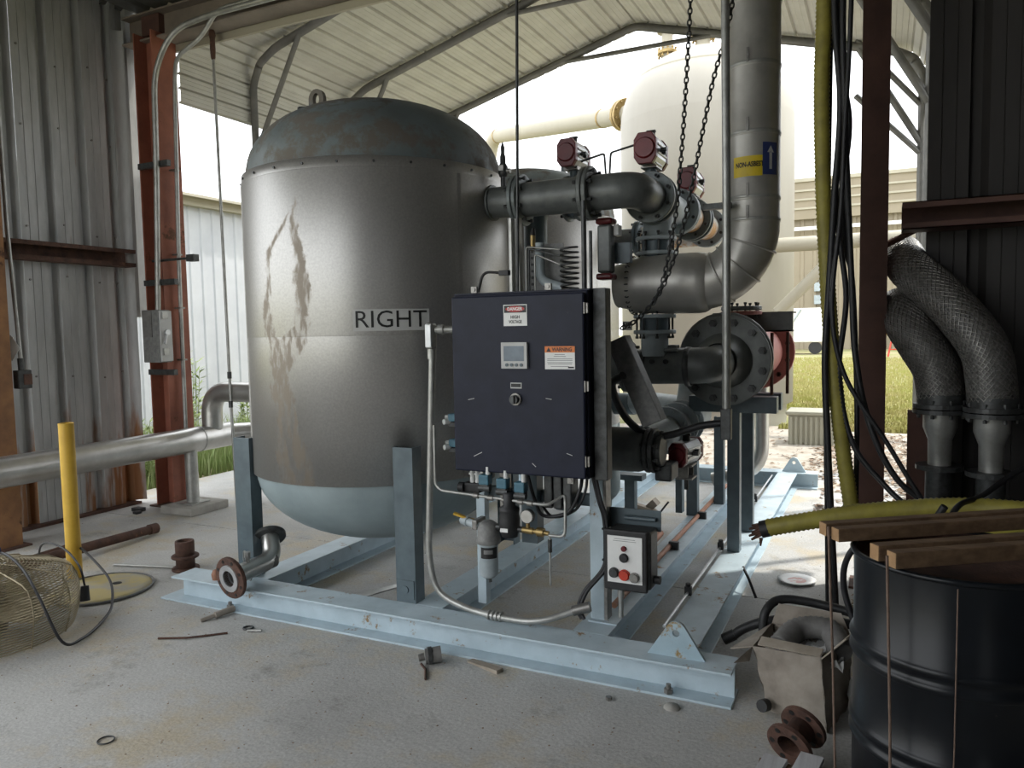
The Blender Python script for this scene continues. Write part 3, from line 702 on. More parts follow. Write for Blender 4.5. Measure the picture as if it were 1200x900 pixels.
for x, y in ((-.80, 3.12), (-3.33, 3.12)):
    b = MB(); b.cyl((x, y, .011), (x, y, .05), .011, n=8); b.hexb((x, y, .011), (0, 0, 1), .02, .02); b.build('anchor_bolt', 'screw', sk)
# posts
def chan_post(x, y, z1, wd, dp, name, parent, mt='bluedark', z0=.15, t=.007):
    b = MB(); b.span((x-wd/2, y-dp/2, z0), (x+wd/2, y-dp/2+t, z1)); b.span((x-wd/2, y-dp/2+t, z0), (x-wd/2+t, y+dp/2, z1)); b.span((x+wd/2-t, y-dp/2+t, z0), (x+wd/2, y+dp/2, z1))
    return b.build(name, mt, parent)
for x, y, z1, wd in ((-1.66, 5.4, .45, .075), (-1.27, 5.70, .62, .08), (-1.38, 5.75, .60, .05), (-1.155, 6.14, .85, .075), (-.825, 4.87, 1.03, .075), (-.82, 5.38, 1.0, .075)):
    chan_post(x, y, z1, wd, .075, 'support_post', sk)
MB().span((-1.76, 5.34, .45), (-1.56, 5.46, .49)).build('saddle_plate', 'bluedark', sk)
MB().span((-1.10, 4.83, 1.03), (-.57, 4.93, 1.13)).build('saddle_channel', 'bluedark', sk, bevel=.003)
MB().span((-1.05, 5.33, 1.0), (-.60, 5.43, 1.11)).build('saddle_channel', 'bluedark', sk, bevel=.003)
b = MB(); b.span((-1.85, 5.16, .15), (-1.40, 5.17, .235)); b.span((-1.85, 5.16, .227), (-1.40, 5.24, .235)); b.build('cross_angle', 'bluedark', sk)

# ================================================================ VESSELS
def vessel(cx, cy, label, front):
    t = thing('pressure_vessel', label, 'vessel', (cx, cy, 0)); R = .785; c = (cx, cy, 0)
    b = MB(); b.lathe([(.765, .76), (R, .76), (R, 1.556)], c, n=96); b.build('lower_cladding', 'jacket', t)
    b = MB(); b.lathe([(R+.002, 1.552), (R+.003, 1.556), (R+.003, 2.41), (R, 2.415)], c, n=96); b.build('upper_cladding', 'jacket', t)
    b = MB(); b.lathe([(R+.001, 2.405), (R-.004, 2.47), (.752, 2.475)], c, n=96); bd = b.build('cladding_band', 'jacket', t)
    b = MB(); b.lathe([(.758*math.cos(a)**.86, 2.47+.45*math.sin(a)**.95) for a in [i*PI/2/16 for i in range(17)]], c, n=72); b.build('top_head', 'head', t)
    b = MB(); b.lathe([(.768*math.cos(a), .77-.45*math.sin(a)) for a in [i*PI/2/16 for i in range(17)]], c, n=72); b.build('bottom_head', 'headlow', t)
    for a in (-20.5, -130, 100):
        a = math.radians(a); p = V((cx+R*math.cos(a), cy+R*math.sin(a), 0)); tg = V((-math.sin(a), math.cos(a), 0)); nn = V((math.cos(a), math.sin(a), 0))
        b = MB(); b.add([p-tg*.02+nn*.003+V((0, 0, z)) for z in (.77, 2.41)]+[p+tg*.0+nn*.006+V((0, 0, z)) for z in (.77, 2.41)]+[p+tg*.003-nn*.002+V((0, 0, z)) for z in (.77, 2.41)], [(0, 1, 3, 2), (2, 3, 5, 4)]); b.build('cladding_lap', 'jacket', t)
    b = MB()
    for i in range(26):
        a = 2*PI*i/26; b.hexb((cx+(R-.002)*math.cos(a), cy+(R-.002)*math.sin(a), 2.44), (math.cos(a), math.sin(a), 0), .007, .008)
    b.build('band_screws', 'boltdark', bd, kind='stuff')
    # lifting lugs
    for k, (dx, dy) in enumerate(((-.26, -.21), (.30, .21))):
        if front and k: continue
        b = MB(); poly = []; inn = []
        ux, uy = V((1, 0, 0)), V((0, 0, 1)); o = V((cx+dx, cy+dy, 2.86)); pts = [(-.055, 0), (.055, 0), (.055, .10)]+[(.055*math.cos(PI*i/10), .10+.055*math.sin(PI*i/10)) for i in range(1, 10)]+[(-.055, .10)]
        hole = [(.024*math.cos(2*PI*i/12), .095+.036*math.sin(2*PI*i/12)) for i in range(12)]
        for off in (-.014, .014):
            A = [o+ux*p[0]+uy*p[1]+V((0, off, 0)) for p in pts]; Bh = [o+ux*p[0]+uy*p[1]+V((0, off, 0)) for p in hole]
            n = len(A); vs = A+Bh; fs = []
            order = sorted(range(n), key=lambda i: math.atan2(pts[i][1]-.095, pts[i][0])); 
            for q in range(n):
                i, j = order[q], order[(q+1) % n]; 
                def nh(i_): return min(range(12), key=lambda k_: (hole[k_][0]-pts[i_][0])**2+(hole[k_][1]-pts[i_][1])**2)
                a_, c_ = nh(i), nh(j); ch = [a_]
                while ch[-1] != c_: ch.append((ch[-1]+1) % 12)
                fs.append(tuple([i, j]+[n+k_ for k_ in ch[::-1]]))
            b.add(vs, fs)
        A0 = [o+ux*p[0]+uy*p[1] for p in pts]; n = len(A0)
        b.add([p+V((0, s_, 0)) for p in A0 for s_ in (-.014, .014)], [(2*i, 2*((i+1) % n), 2*((i+1) % n)+1, 2*i+1) for i in range(n)])
        H0 = [o+ux*p[0]+uy*p[1] for p in hole]
        b.add([p+V((0, s_, 0)) for p in H0 for s_ in (-.014, .014)], [(2*i, 2*((i+1) % 12), 2*((i+1) % 12)+1, 2*i+1) for i in range(12)])
        b.build('lifting_lug', 'head', t)
    b = MB(); b.cyl((cx-.35, cy-.24, 2.82), (cx-.35, cy-.24, 2.91), .022, n=10); b.hexb((cx-.35, cy-.24, 2.89), (0, 0, 1), .03, .025); b.build('top_plug', 'boltdark', t)
    # legs
    for dx, dy in ((-.56, -.59), (.56, -.59), (-.56, .59), (.56, .59)):
        b = MB(); x, y, s = cx+dx, cy+dy, (1 if dy < 0 else -1)
        b.span((x-.06, y-.045*s, .15), (x+.06, y-.037*s, .97)); b.span((x-.06, y-.037*s, .15), (x-.052, y+.04*s, .97)); b.span((x+.052, y-.037*s, .15), (x+.06, y+.04*s, .97))
        lg = b.build('leg', 'bluedark', t)
        if dx > 0 and dy < 0:
            b = MB(); b.span((x-.052, y-.050, .17), (x+.052, y-.045, .27)); b.cyl((x, y-.050, .22), (x, y-.056, .22), .02, n=14); b.build('foot_plate', 'bluedark', lg)
    # outlet nozzle
    b = MB(); b.cyl((cx+.765, cy, 2.285), (cx+.955, cy, 2.285), .086, n=24); nz = b.build('outlet_nozzle', 'grey', t)
    b = MB(); b.cyl((cx+.79, cy, 2.285), (cx+.80, cy, 2.285), .10, n=24); b.build('nozzle_collar', 'grey', nz)
    b = MB(); b.cyl((cx+.75, cy, .935), (cx+.95, cy, .935), .09, n=24); b.build('inlet_nozzle', 'bluedark', t)
    return t
CX, CY = -2.79, 3.91
t1 = vessel(CX, CY, 'front metal clad cylindrical vessel with slate dome and RIGHT sticker', True)
t2 = vessel(CX, 6.1, 'rear cylindrical vessel mostly hidden behind the front vessel', False)
# RIGHT sticker on the front vessel
def on_shell(R):
    a0 = math.radians(-50.4)
    return lambda u, v: V((CX+R*math.cos(a0+u/R), CY+R*math.sin(a0+u/R), 1.631+v))
f = on_shell(.7895); b = MB(); n = 16
b.add([f((i/n-.5)*.40, s*.056) for i in range(n+1) for s in (-1, 1)], [(2*i, 2*i+2, 2*i+3, 2*i+1) for i in range(n)], True)
stk = b.build('name_sticker', 'signgrey', t1)
text('RIGHT', .125, 'signblack', stk, on_shell(.791), width=.372)
# relief fitting on the outlet nozzle
rv = thing('relief_valve', 'small upright fitting on the front vessel outlet nozzle', 'valve', (-1.93, CY, 2.36))
b = MB(); b.cyl((-1.93, CY, 2.36), (-1.93, CY, 2.43), .014, n=10); b.build('stem', 'boltdark', rv)
b = MB(); b.lathe([(.0, 0), (.02, 0), (.028, .02), (.028, .055), (.016, .075), (.016, .11), (.010, .13), (.012, .16), (.003, .19), (0, .19)], (-1.93, CY, 2.425), n=12); b.build('body', 'boltdark', rv)
b = MB(); b.box((-1.93, CY-.028, 2.47), (.03, .006, .03)); b.cyl((-1.905, CY, 2.455), (-1.885, CY, 2.455), .014, n=8); b.build('name_plate', 'screw', rv)

# ================================================================ PIPEWORK
def pipe_obj(name, label, path, r, mt, rad=.18, n=24, cat='pipe', part='pipe'):
    t = thing(name, label, cat, path[0]); b = MB(); b.tube(fillet(path, rad, 8), r, n); b.build(part, mt, t); return t
sp = thing('outlet_spool', 'straight grey pipe spool bolted to the front vessel outlet', 'pipe', (-1.62, CY, 2.285))
b = MB(); b.cyl((-1.80, CY, 2.285), (-1.44, CY, 2.285), .094, n=32); b.build('pipe', 'grey', sp)
flange_pair(sp, (-1.822, CY, 2.285), (1, 0, 0), .142, .07, nb=8, mt='greyflange')
flange_pair(sp, (-1.42, CY, 2.285), (1, 0, 0), .142, .07, nb=8, mt='grey')
el = thing('outlet_elbow', 'dark grey pipe elbow turning back from the outlet spool', 'pipe', (-1.19, CY, 2.285))
b = MB(); b.tube(fillet([(-1.40, CY, 2.285), (-1.17, CY, 2.285), (-1.17, 4.175, 2.285)], .21, 10), .094, 28); b.build('elbow', 'grey', el)

def actuator(t, c, ax=(0, 1, 0), h=.168, L=.27, zb=None):
    # pneumatic actuator: ribbed silver body, red octagonal end caps, bracket below; c = body centre
    c = V(c); A = V(ax).normalized(); S = A.cross(V((0, 0, 1))).normalized(); U = V((0, 0, 1)); w = h*.74
    def oct_(s): return [(-w/2*s, -h*.28*s), (-w*.30*s, -h/2*s), (w*.30*s, -h/2*s), (w/2*s, -h*.28*s), (w/2*s, h*.28*s), (w*.30*s, h/2*s), (-w*.30*s, h/2*s), (-w/2*s, h*.28*s)]
    b = MB(); b.extr(oct_(.94), c-A*(L/2-.04), S, U, L-.08) if S.cross(U).dot(A) > 0 else b.extr(oct_(.94), c+A*(L/2-.04), S, U, L-.08)
    body = b.build('actuator_body', 'silver', t, bevel=.004)
    for z in (-.02, .025): 
        for sd in (-1, 1):
            q = MB(); q.tube([c-A*(L/2-.045)+S*(sd*w*.475)+U*z, c+A*(L/2-.045)+S*(sd*w*.475)+U*z], .007, 6); q.build('body_rib', 'silver', body)
    for sg in (-1, 1):
        b = MB(); q = c+A*(sg*(L/2-.04)); dd = .04
        o = q if (S.cross(U).dot(A)*sg) > 0 else q+A*(sg*dd)
        b.extr(oct_(1.0), o, S, U, dd); e = c+A*(sg*L/2)
        b.cyl(e-A*(sg*.004), e+A*(sg*.012), h*.36, h*.30, n=20); b.build('end_cap', 'castred', t, bevel=.005)
    b = MB(); b.cyl(c+U*(h/2-.005), c+U*(h/2+.028), .022, n=10); b.box(c+U*(h/2+.03), (.05, .02, .012)); b.build('position_indicator', 'dark', t)
    MB().box(c+S*(w*.52)+A*.02, (.03, .03, .03)).build('air_port', 'boltdark', t); b = MB(); b.cyl(c+S*(w*.5)-A*.04, c+S*(w*.5+.035)-A*.04, .012, n=8); b.build('exhaust_port', 'boltdark', t)
    b = MB(); zb = zb if zb is not None else c.z-h/2-.08; zt = c.z-h/2
    for sg in (-1, 1): 
        p = c+A*(sg*.045); b.box((p.x, p.y, (zb+zt)/2), (.05, .006, zt-zb) if abs(A.y) > .5 else (.006, .05, zt-zb))
    b.box((c.x, c.y, zt-.004), (.09, .12, .008)); b.box((c.x, c.y, zb), (.09, .12, .010)); b.build('mounting_bracket', 'screw', t)
    b = MB(); b.cyl((c.x, c.y, zb-.07), (c.x, c.y, zt), .012, n=10); b.build('valve_stem', 'boltdark', t)
def butterfly(label, c, ax, R=.142, act_z=None, act_ax=(0, 1, 0), pair=True, mt='greyflange', name='butterfly_valve'):
    t = thing(name, label, 'valve', c); c = V(c); A = V(ax).normalized()
    b = MB(); b.lathe([(.07, -.024), (R*.86, -.024), (R*.9, 0), (R*.86, .024), (.07, .024), (.07, -.024)], c, A, 28, False); b.build('wafer_body', 'bluedark', t)
    b = MB(); b.cyl(c+V((0, 0, R*.8)), c+V((0, 0, R+.045)), .03, n=12); b.build('neck', 'bluedark', t)
    for sg in (-1, 1):
        b = MB(); flange(b, c+A*(sg*.038), A, R, .07, .024); b.build('flange', mt, t)
    b = MB(); bolts(b, c, A, R*.84, 8, .011, .15); b.build('bolt_ring', 'boltdark', t, kind='stuff')
    if act_z: actuator(t, (c.x, c.y, act_z), act_ax, zb=c.z+R+.04)
    return t
butterfly('red capped actuator valve nearest the outlet elbow', (-1.17, 4.235, 2.285), (0, 1, 0), act_z=2.535)
butterfly('red capped actuator valve on the rusty middle spool beside the chains', (-1.17, 5.22, 2.285), (0, 1, 0), act_z=2.525)
pv = butterfly('red capped actuator valve above the straight outlet spool', (-1.75, 4.55, 2.38), (1, 0, 0), act_z=2.64)
pp_ = pipe_obj('purge_pipe', 'grey purge pipe half hidden behind the outlet spool', [(-1.27, 4.55, 2.38), (-2.02, 4.55, 2.38), (-2.02, 4.55, 1.4)], .075, 'bluedark', .14)
te = thing('outlet_tee', 'light grey pipe tee below the outlet valve', 'pipe', (-1.17, 4.42, 2.1))
b = MB(); b.cyl((-1.17, 4.275, 2.285), (-1.17, 4.80, 2.285), .088, n=28); b.build('run_pipe', 'lgrey', te)
b = MB(); b.cyl((-1.19, 4.42, 2.08), (-1.17, 4.42, 2.285), .086, n=28); b.build('branch_pipe', 'lgrey', te)
b = MB(); flange(b, (-1.17, 4.815, 2.285), (0, 1, 0), .142, .07, .026); b.build('flange', 'lgrey', te)
b = MB(); bolts(b, (-1.17, 4.83, 2.285), (0, 1, 0), .12, 8, .011, .11); b.build('bolt_ring', 'boltdark', te, kind='stuff')
def check_valve(label, c, R=.118, H=.085, mt='lgrey'):
    t = thing('check_valve', label, 'valve', c); c = V(c)
    for sg in (-1, 1):
        b = MB(); flange(b, c+V((0, 0, sg*H/2)), (0, 0, 1), R, .05, .022); b.build('flange', mt, t)
    b = MB(); b.cyl(c-V((0, 0, H/2)), c+V((0, 0, H/2)), R*.70, n=24); b.build('body', 'bluedark', t)
    b = MB(); bolts(b, c, (0, 0, 1), R*.84, 8, .010, H+.075); b.build('bolt_ring', 'boltdark', t, kind='stuff')
    return t
check_valve('stacked flange check valve below the light grey tee', (-1.19, 4.40, 2.035))
b = MB(); b.cyl((-1.19, 4.38, 1.88), (-1.19, 4.38, 1.985), .078, n=20); tag(b.build('riser_pipe', 'bluedark'), 'short riser pipe entering the insulated pipe from above', 'pipe')
ms = thing('middle_spool', 'white primed pipe spool streaked with orange rust', 'pipe', (-1.17, 5.0, 2.285))
b = MB(); b.cyl((-1.17, 4.84, 2.285), (-1.17, 5.185, 2.285), .094, n=28); b.build('pipe', 'paleband', ms)
b = MB(); flange(b, (-1.17, 4.845, 2.285), (0, 1, 0), .142, .07, .026); b.build('flange', 'lgrey', ms)
fs_ = thing('rear_spool', 'rust stained pipe and elbow running back to the rear vessel', 'pipe', (-1.17, 5.7, 2.285))
b = MB(); b.tube(fillet([(-1.17, 5.255, 2.285), (-1.17, 6.1, 2.285), (-1.82, 6.1, 2.285)], .21, 8), .092, 24); b.build('pipe', 'paleband', fs_)
flange_pair(fs_, (-1.17, 5.72, 2.285), (0, 1, 0), .142, .07, mt='lgrey')
flange_pair(fs_, (-1.79, 6.1, 2.285), (1, 0, 0), .142, .07, mt='bluedark')

# insulated riser
IX, IY, IZ = -.635, 4.32, 1.815
iz = thing('insulated_riser', 'large metal clad insulated pipe rising to the roof from an elbow', 'pipe', (IX, IY, IZ))
zs = [2.12, 2.235, 2.57, 2.92, 3.25, 3.58, 3.91, 4.24, 4.54]
for i in range(len(zs)-1):
    b = MB(); b.lathe([(.134, zs[i]-.012), (.139, zs[i]-.006), (.137, zs[i]), (.136, zs[i+1]-.008)], (IX, IY, 0), n=36); s_ = b.build('cladding_section', 'jacket2', iz)
    b = MB(); b.lathe([(.139, zs[i]+.0), (.1405, zs[i]+.003), (.1405, zs[i]+.012), (.139, zs[i]+.016)], (IX, IY, 0), n=36); b.build('strap', 'galv', s_)
    a = math.radians(-94); b = MB(); b.box((IX+.143*math.cos(a), IY+.143*math.sin(a), zs[i]+.04), (.012, .008, .07)); b.build('strap_clip', 'screw', s_)
# elbow, five gores
R_ = .27; cxx, czz = IX-R_, 2.12
b = MB(); path = []
for i in range(13):
    a = PI/2*i/12; path.append((cxx+R_*math.cos(a), IY, czz-(R_+.04)*math.sin(a)))
b.tube(path, [.137+.012*(i/12) for i in range(13)], 32, cap=False); b.build('elbow_cladding', 'jacket2', iz)
for k in (3, 6, 9):
    p, q = V(path[k]), (V(path[k+1])-V(path[k-1])).normalized(); b = MB(); b.lathe([(.1425+k*.001, -.006), (.1465+k*.001, -.003), (.1465+k*.001, .003), (.1425+k*.001, .006)], p, q, 32); b.build('gore_seam', 'jacket2', iz)
zc = czz-(R_+.04)
b = MB(); b.lathe([(.150, -.01), (.165, .015), (.169, .05), (.168, .22), (.163, .33), (.168, .36), (.160, .40)], (cxx+.03, IY, zc), (-1, 0, 0), 36); b.build('quilted_jacket', 'jacket2', iz)
b = MB(); b.lathe([(.160, 0), (.155, .03), (.135, .065), (.125, .12), (.06, .125), (0, .125)], (cxx-.37, IY, zc), (-1, 0, 0), 36); b.build('end_cap', 'jacket2', iz)
b = MB()
for k in range(28):
    a = 2*PI*k/28; b.torus((cxx-.395, IY+.158*math.cos(a), zc+.158*math.sin(a)), (0, -math.sin(a), math.cos(a)), .010, .0035, 6, 4)
b.build('lacing', 'boltdark', iz, kind='stuff')
def on_riser(a_deg, z, R):
    a0 = math.radians(a_deg); return lambda u, v: V((IX+R*math.cos(a0+u/R), IY+R*math.sin(a0+u/R), z+v))
def patch(f, w_, h_, mt, name, n=10):
    b = MB(); b.add([f((i/n-.5)*w_, s_*h_/2) for i in range(n+1) for s_ in (-1, 1)], [(2*i, 2*i+2, 2*i+3, 2*i+1) for i in range(n)], True); return b.build(name, mt, iz)
la = patch(on_riser(-95, 2.395, .1395), .155, .105, 'signyellow', 'yellow_label')
text('NON-ASBESTOS', .036, 'signblack', la, on_riser(-84, 2.402, .1408), width=.178)
lb = patch(on_riser(-45.5, 2.43, .1428), .088, .165, 'signblue', 'blue_arrow_label')
f = on_riser(-45.5, 2.43, .1440); b = MB(); b.add([f(-.008, -.055), f(.008, -.055), f(.008, .03), f(-.008, .03), f(-.02, .03), f(.02, .03), f(0, .065)], [(0, 1, 2, 3), (4, 5, 6)]); b.build('arrow', 'bezel', lb)
MB().span((IX-.235, IY-.17, 2.185), (IX-.09, IY-.125, 2.215)).build('pole_bracket', 'boltdark', iz)

# lower valve V2 and inlet header
v2 = check_valve('stacked flange valve with V2 tag under the insulated pipe', (-1.19, 4.36, 1.585), .122, .09)
b = MB(); b.box((-1.302, 4.19, 1.578), (.055, .006, .05)); tg_ = b.build('valve_tag', 'bezel', v2)
text('V2', .042, 'signblack', tg_, lambda u, v: V((-1.302+u, 4.1855, 1.578+v)))
b = MB(); b.cyl((-1.19, 4.36, 1.655), (-1.19, 4.36, 1.74), .07, n=20); b.build('upper_stub', 'bluedark', v2)
b = MB(); b.cyl((-1.19, 4.36, 1.40), (-1.19, 4.36, 1.53), .078, n=20); b.build('lower_stub', 'lgrey', v2)
hd = thing('inlet_header', 'dark inlet pipe ending in a large bolted round flange', 'pipe', (-.855, 4.66, 1.37))
b = MB(); b.tube(fillet([(-1.72, 4.40, 1.325), (-.875, 4.40, 1.345), (-.855, 4.58, 1.36)], .17, 8), .104, 28); b.build('pipe', 'grey', hd)
b = MB(); b.lathe([(.108, 4.50), (.118, 4.53), (.165, 4.63), (.165, 4.67)], (-.855, 0, 1.36), (0, 1, 0), 32); b.build('reducer', 'grey', hd)
b = MB(); flange(b, (-.855, 4.685, 1.36), (0, 1, 0), .274, .10, .04); dk = b.build('large_flange', 'grey', hd)
bb = None
for i in range(12):
    a = 2*PI*(i+.5)/12; p = (-.855+.232*math.cos(a), 4.665, 1.36+.232*math.sin(a))
    if bb is None:
        b = MB(); b.hexb(p, (0, -1, 0), .023, .024); b.cyl((p[0], 4.645, p[2]), (p[0], 4.63, p[2]), .013, n=8); bb = b.build('bolt', 'boltdark', dk); p0 = V(p)
    else: share(bb, 'bolt', dk, V(p)-p0)
flange_pair(hd, (-1.36, 4.40, 1.333), (1, 0, 0), .15, .08, mt='grey')
for x in (-1.27, -1.02):
    b = MB(); b.lathe([(.106, 0), (.114, .004), (.114, .03), (.106, .034)], (x, 4.40, 1.337), (1, 0, 0), 28); b.build('coupling_ring', 'boltdark', hd)
b = MB(); b.box((-1.15, 4.40, 1.448), (.17, .09, .03)); b.box((-1.15, 4.33, 1.435), (.20, .03, .02)); b.build('coupling_lug', 'grey', hd, bevel=.006)
for x in (-1.19, -1.11):
    b = MB(); b.cyl((x, 4.30, 1.37), (x, 4.285, 1.37), .014, n=10); b.build('plug', 'signblack', hd)
rd = thing('red_spool', 'red primed short pipe between the large flanges', 'pipe', (-.855, 5.0, 1.37))
b = MB(); b.cyl((-.855, 4.74, 1.37), (-.855, 5.93, 1.37), .195, n=36); b.build('barrel', 'redpaint', rd)
for y, mt in ((4.728, 'grey'), (5.95, 'redpaint')):
    b = MB(); flange(b, (-.855, y, 1.37), (0, 1, 0), .28, .15, .04); b.build('flange', mt, rd)
b = MB(); bolts(b, (-.855, 5.975, 1.37), (0, 1, 0), .238, 12, .02, .11); b.build('bolt_ring', 'rust', rd, kind='stuff')
b = MB(); b.cyl((-.855, 4.96, 1.54), (-.855, 4.96, 1.64), .075, n=18); b.build('top_nozzle', 'redpaint', rd)
for z, mt in ((1.645, 'redpaint'), (1.675, 'grey')):
    b = MB(); flange(b, (-.80, 4.96, z), (0, 0, 1), .125, .0, .024); b.build('top_flange', mt, rd)
b = MB(); bolts(b, (-.80, 4.96, 1.66), (0, 0, 1), .103, 8, .010, .10); b.build('top_bolts', 'boltdark', rd, kind='stuff')
b = MB(); b.tube([(-.62, 5.0, 1.13), (-.62, 5.0, 1.52)], .011, 6); b.tube([(-.54, 5.12, 1.13), (-.54, 5.12, 1.52)], .011, 6); b.build('tie_rod', 'rust', rd)
b = MB(); b.span((-.99, 5.02, 1.525), (-.50, 5.03, 1.65)); b.span((-.99, 5.02, 1.64), (-.50, 5.24, 1.65)); b.span((-.99, 5.02, 1.525), (-.50, 5.10, 1.535)); tag(b.build('support_channel', 'grey'), 'grey channel section lying over the red spool', 'bracket')
dp = pipe_obj('drop_pipe', 'bare steel pipe dropping to the ground behind the red spool', [(-.86, 5.98, 1.37), (-.86, 6.35, 1.37), (-.86, 6.35, .40), (-1.25, 6.35, .30)], .055, 'stainless', .2)

# lower manifold
li = thing('lower_inlet_pipe', 'dark jacketed pipe with elbow under the control cabinet level', 'pipe', (-1.3, CY, .935))
b = MB(); b.cyl((-1.85, CY, .935), (-1.33, CY, .935), .086, n=24); b.build('pipe', 'bluedark', li)
b = MB(); b.lathe([(0, 0), (.09, 0), (.112, .02), (.118, .05), (.118, .20), (.110, .225), (.09, .24), (0, .24)], (-1.35, CY, .92), (1, 0, 0), 28); b.build('jacket', 'grey', li)
flange_pair(li, (-1.085, CY, .92), (1, 0, 0), .118, .05, mt='boltdark')
flange_pair(li, (-1.83, CY, .935), (1, 0, 0), .142, .07, mt='bluedark')
lh = thing('lower_header', 'light grey lower pipe elbow behind the lower actuator', 'pipe', (-1.17, 5.1, .95))
b = MB(); b.tube(fillet([(-1.17, 4.05, .93), (-1.17, 5.15, .95), (-1.17, 5.30, 1.2)], .2, 8), .10, 24); b.build('pipe', 'lgrey', lh)
b = MB(); b.tube(fillet([(-1.17, 4.9, .95), (-1.15, 5.5, .95), (-1.82, 6.1, .95)], .25, 8), .10, 24); b.build('branch', 'lgrey', lh)
for y in (4.52, 4.78, 4.95):
    b = MB(); flange(b, (-1.17, y, .945), (0, 1, 0), .145, .09, .024); bolts(b, (-1.17, y, .945), (0, 1, 0), .125, 8, .010, .07); b.build('flange', 'lgrey', lh)
la_ = thing('lower_actuator', 'lower red capped actuator lying beside the posts under the header', 'actuator', (-.98, 4.2, .80))
actuator(la_, (-.985, 4.26, .865), (.12, 1, 0), h=.135, L=.30, zb=.72)
b = MB(); b.lathe([(0, -.02), (.08, -.02), (.085, 0), (.08, .02), (0, .02)], (-1.045, CY, .92), (1, 0, 0), 24, False); b.build('wafer_body', 'boltdark', la_)
b = MB(); b.box((-1.03, 4.0, .80), (.09, .16, .09)); b.build('gear_block', 'boltdark', la_, bevel=.01)
va = thing('vertical_actuator', 'upright red ended grey actuator above the cabinet right corner', 'actuator', (-1.36, 4.1, 1.72))
b = MB(); b.box((-1.375, 4.05, 2.0), (.08, .08, .26)); b.build('body', 'grey', va, bevel=.012)
for z in (2.15, 1.85):
    b = MB(); b.box((-1.375, 4.05, z), (.095, .095, .035)); b.build('end_cap', 'castred', va, bevel=.012)
b = MB(); b.box((-1.315, 4.07, 2.10), (.03, .06, .06)); b.build('port_block', 'bezel', va, bevel=.004)
b = MB(); b.box((-1.300, 4.12, 1.98), (.09, .05, .11)); b.build('bracket', 'bluedark', va)
sv = thing('drain_bottle', 'small blue grey drain bottle hanging behind the cabinet post', 'bottle', (-1.70, 5.0, .25))
b = MB(); b.lathe([(0, .36), (.018, .36), (.02, .40), (.05, .43), (.075, .47), (.078, .66), (.05, .72), (0, .73)], (-1.66, 4.9, 0), n=20); b.build('body', 'headlow', sv)
b = MB(); b.cyl((-1.66, 4.9, .26), (-1.66, 4.9, .37), .014, n=10); b.hexb((-1.66, 4.9, .25), (0, 0, 1), .028, .03); b.build('drain_stem', 'boltdark', sv)
b = MB(); b.tube(spline([(-1.66, 4.9, .25), (-1.55, 4.85, .2), (-1.35, 4.85, .3), (-1.25, 4.9, .42)]), .007, 6); b.build('drain_tube', 'cable', sv)
# ================================================================ CONTROL CABINET
cb = thing('control_cabinet', 'dark navy electrical control cabinet with display and warning labels', 'cabinet', (-1.55, 3.4, .87))
MB().span((-1.905, 3.285, .872), (-1.207, 3.52, 1.742)).build('body', 'cab', cb, bevel=.006)
dr = MB().span((-1.902, 3.25, .878), (-1.212, 3.28, 1.732)).build('door', 'cab', cb, bevel=.008)
MB().span((-1.91, 3.30, 1.742), (-1.203, 3.53, 1.750)).build('drip_lip', 'cab', cb)
for z in (1.66, 1.305, .96):
    b = MB(); b.box((-1.206, 3.268, z), (.018, .02, .045)); b.cyl((-1.211, 3.256, z-.025), (-1.211, 3.256, z+.025), .006, n=8); b.build('hinge', 'screw', cb)
for x, z in ((-1.79, 1.765), (-1.40, 1.765), (-1.72, .862), (-1.30, .862)):
    b = MB(); b.box((x, 3.29, z), (.03, .02, .03)); b.cyl((x, 3.275, z), (x, 3.30, z), .009, n=8); b.build('clamp', 'screw', cb)
Yd = 3.2495
def plate(x0, x1, z0, z1, mt, name, parent, d=.002, y=Yd): return MB().span((x0, y-d, z0), (x1, y, z1)).build(name, mt, parent)
def face(x, z, y=Yd-.0026): return lambda u, v: V((x+u, y, z+v))
# DANGER label
dg = plate(-1.615, -1.493, 1.586, 1.686, 'signwhite', 'danger_label', cb)
plate(-1.611, -1.497, 1.648, 1.682, 'signblack', 'header_panel', dg, .001, Yd-.002)
b = MB(); ov = [(-1.554+.049*math.cos(2*PI*i/24)*(1.0), Yd-.0034, 1.665+.0135*math.sin(2*PI*i/24)) for i in range(24)]; b.add(ov, [tuple(range(24))]); b.build('oval', 'signred', dg)
text('DANGER', .021, 'signwhite', dg, face(-1.554, 1.665, Yd-.0040), width=.078)
text('HIGH', .020, 'signblack', dg, face(-1.554, 1.627)); text('VOLTAGE', .020, 'signblack', dg, face(-1.554, 1.605), width=.068)
# display
ds = plate(-1.624, -1.49, 1.386, 1.509, 'bezel', 'display_unit', cb, .018)
plate(-1.61, -1.505, 1.421, 1.492, 'lcd', 'screen', ds, .001, Yd-.018)
for k in range(4):
    b = MB(); b.cyl((-1.594+.025*k, Yd-.018, 1.403), (-1.594+.025*k, Yd-.022, 1.403), .008, n=12); b.build('key', 'bluedark', ds)
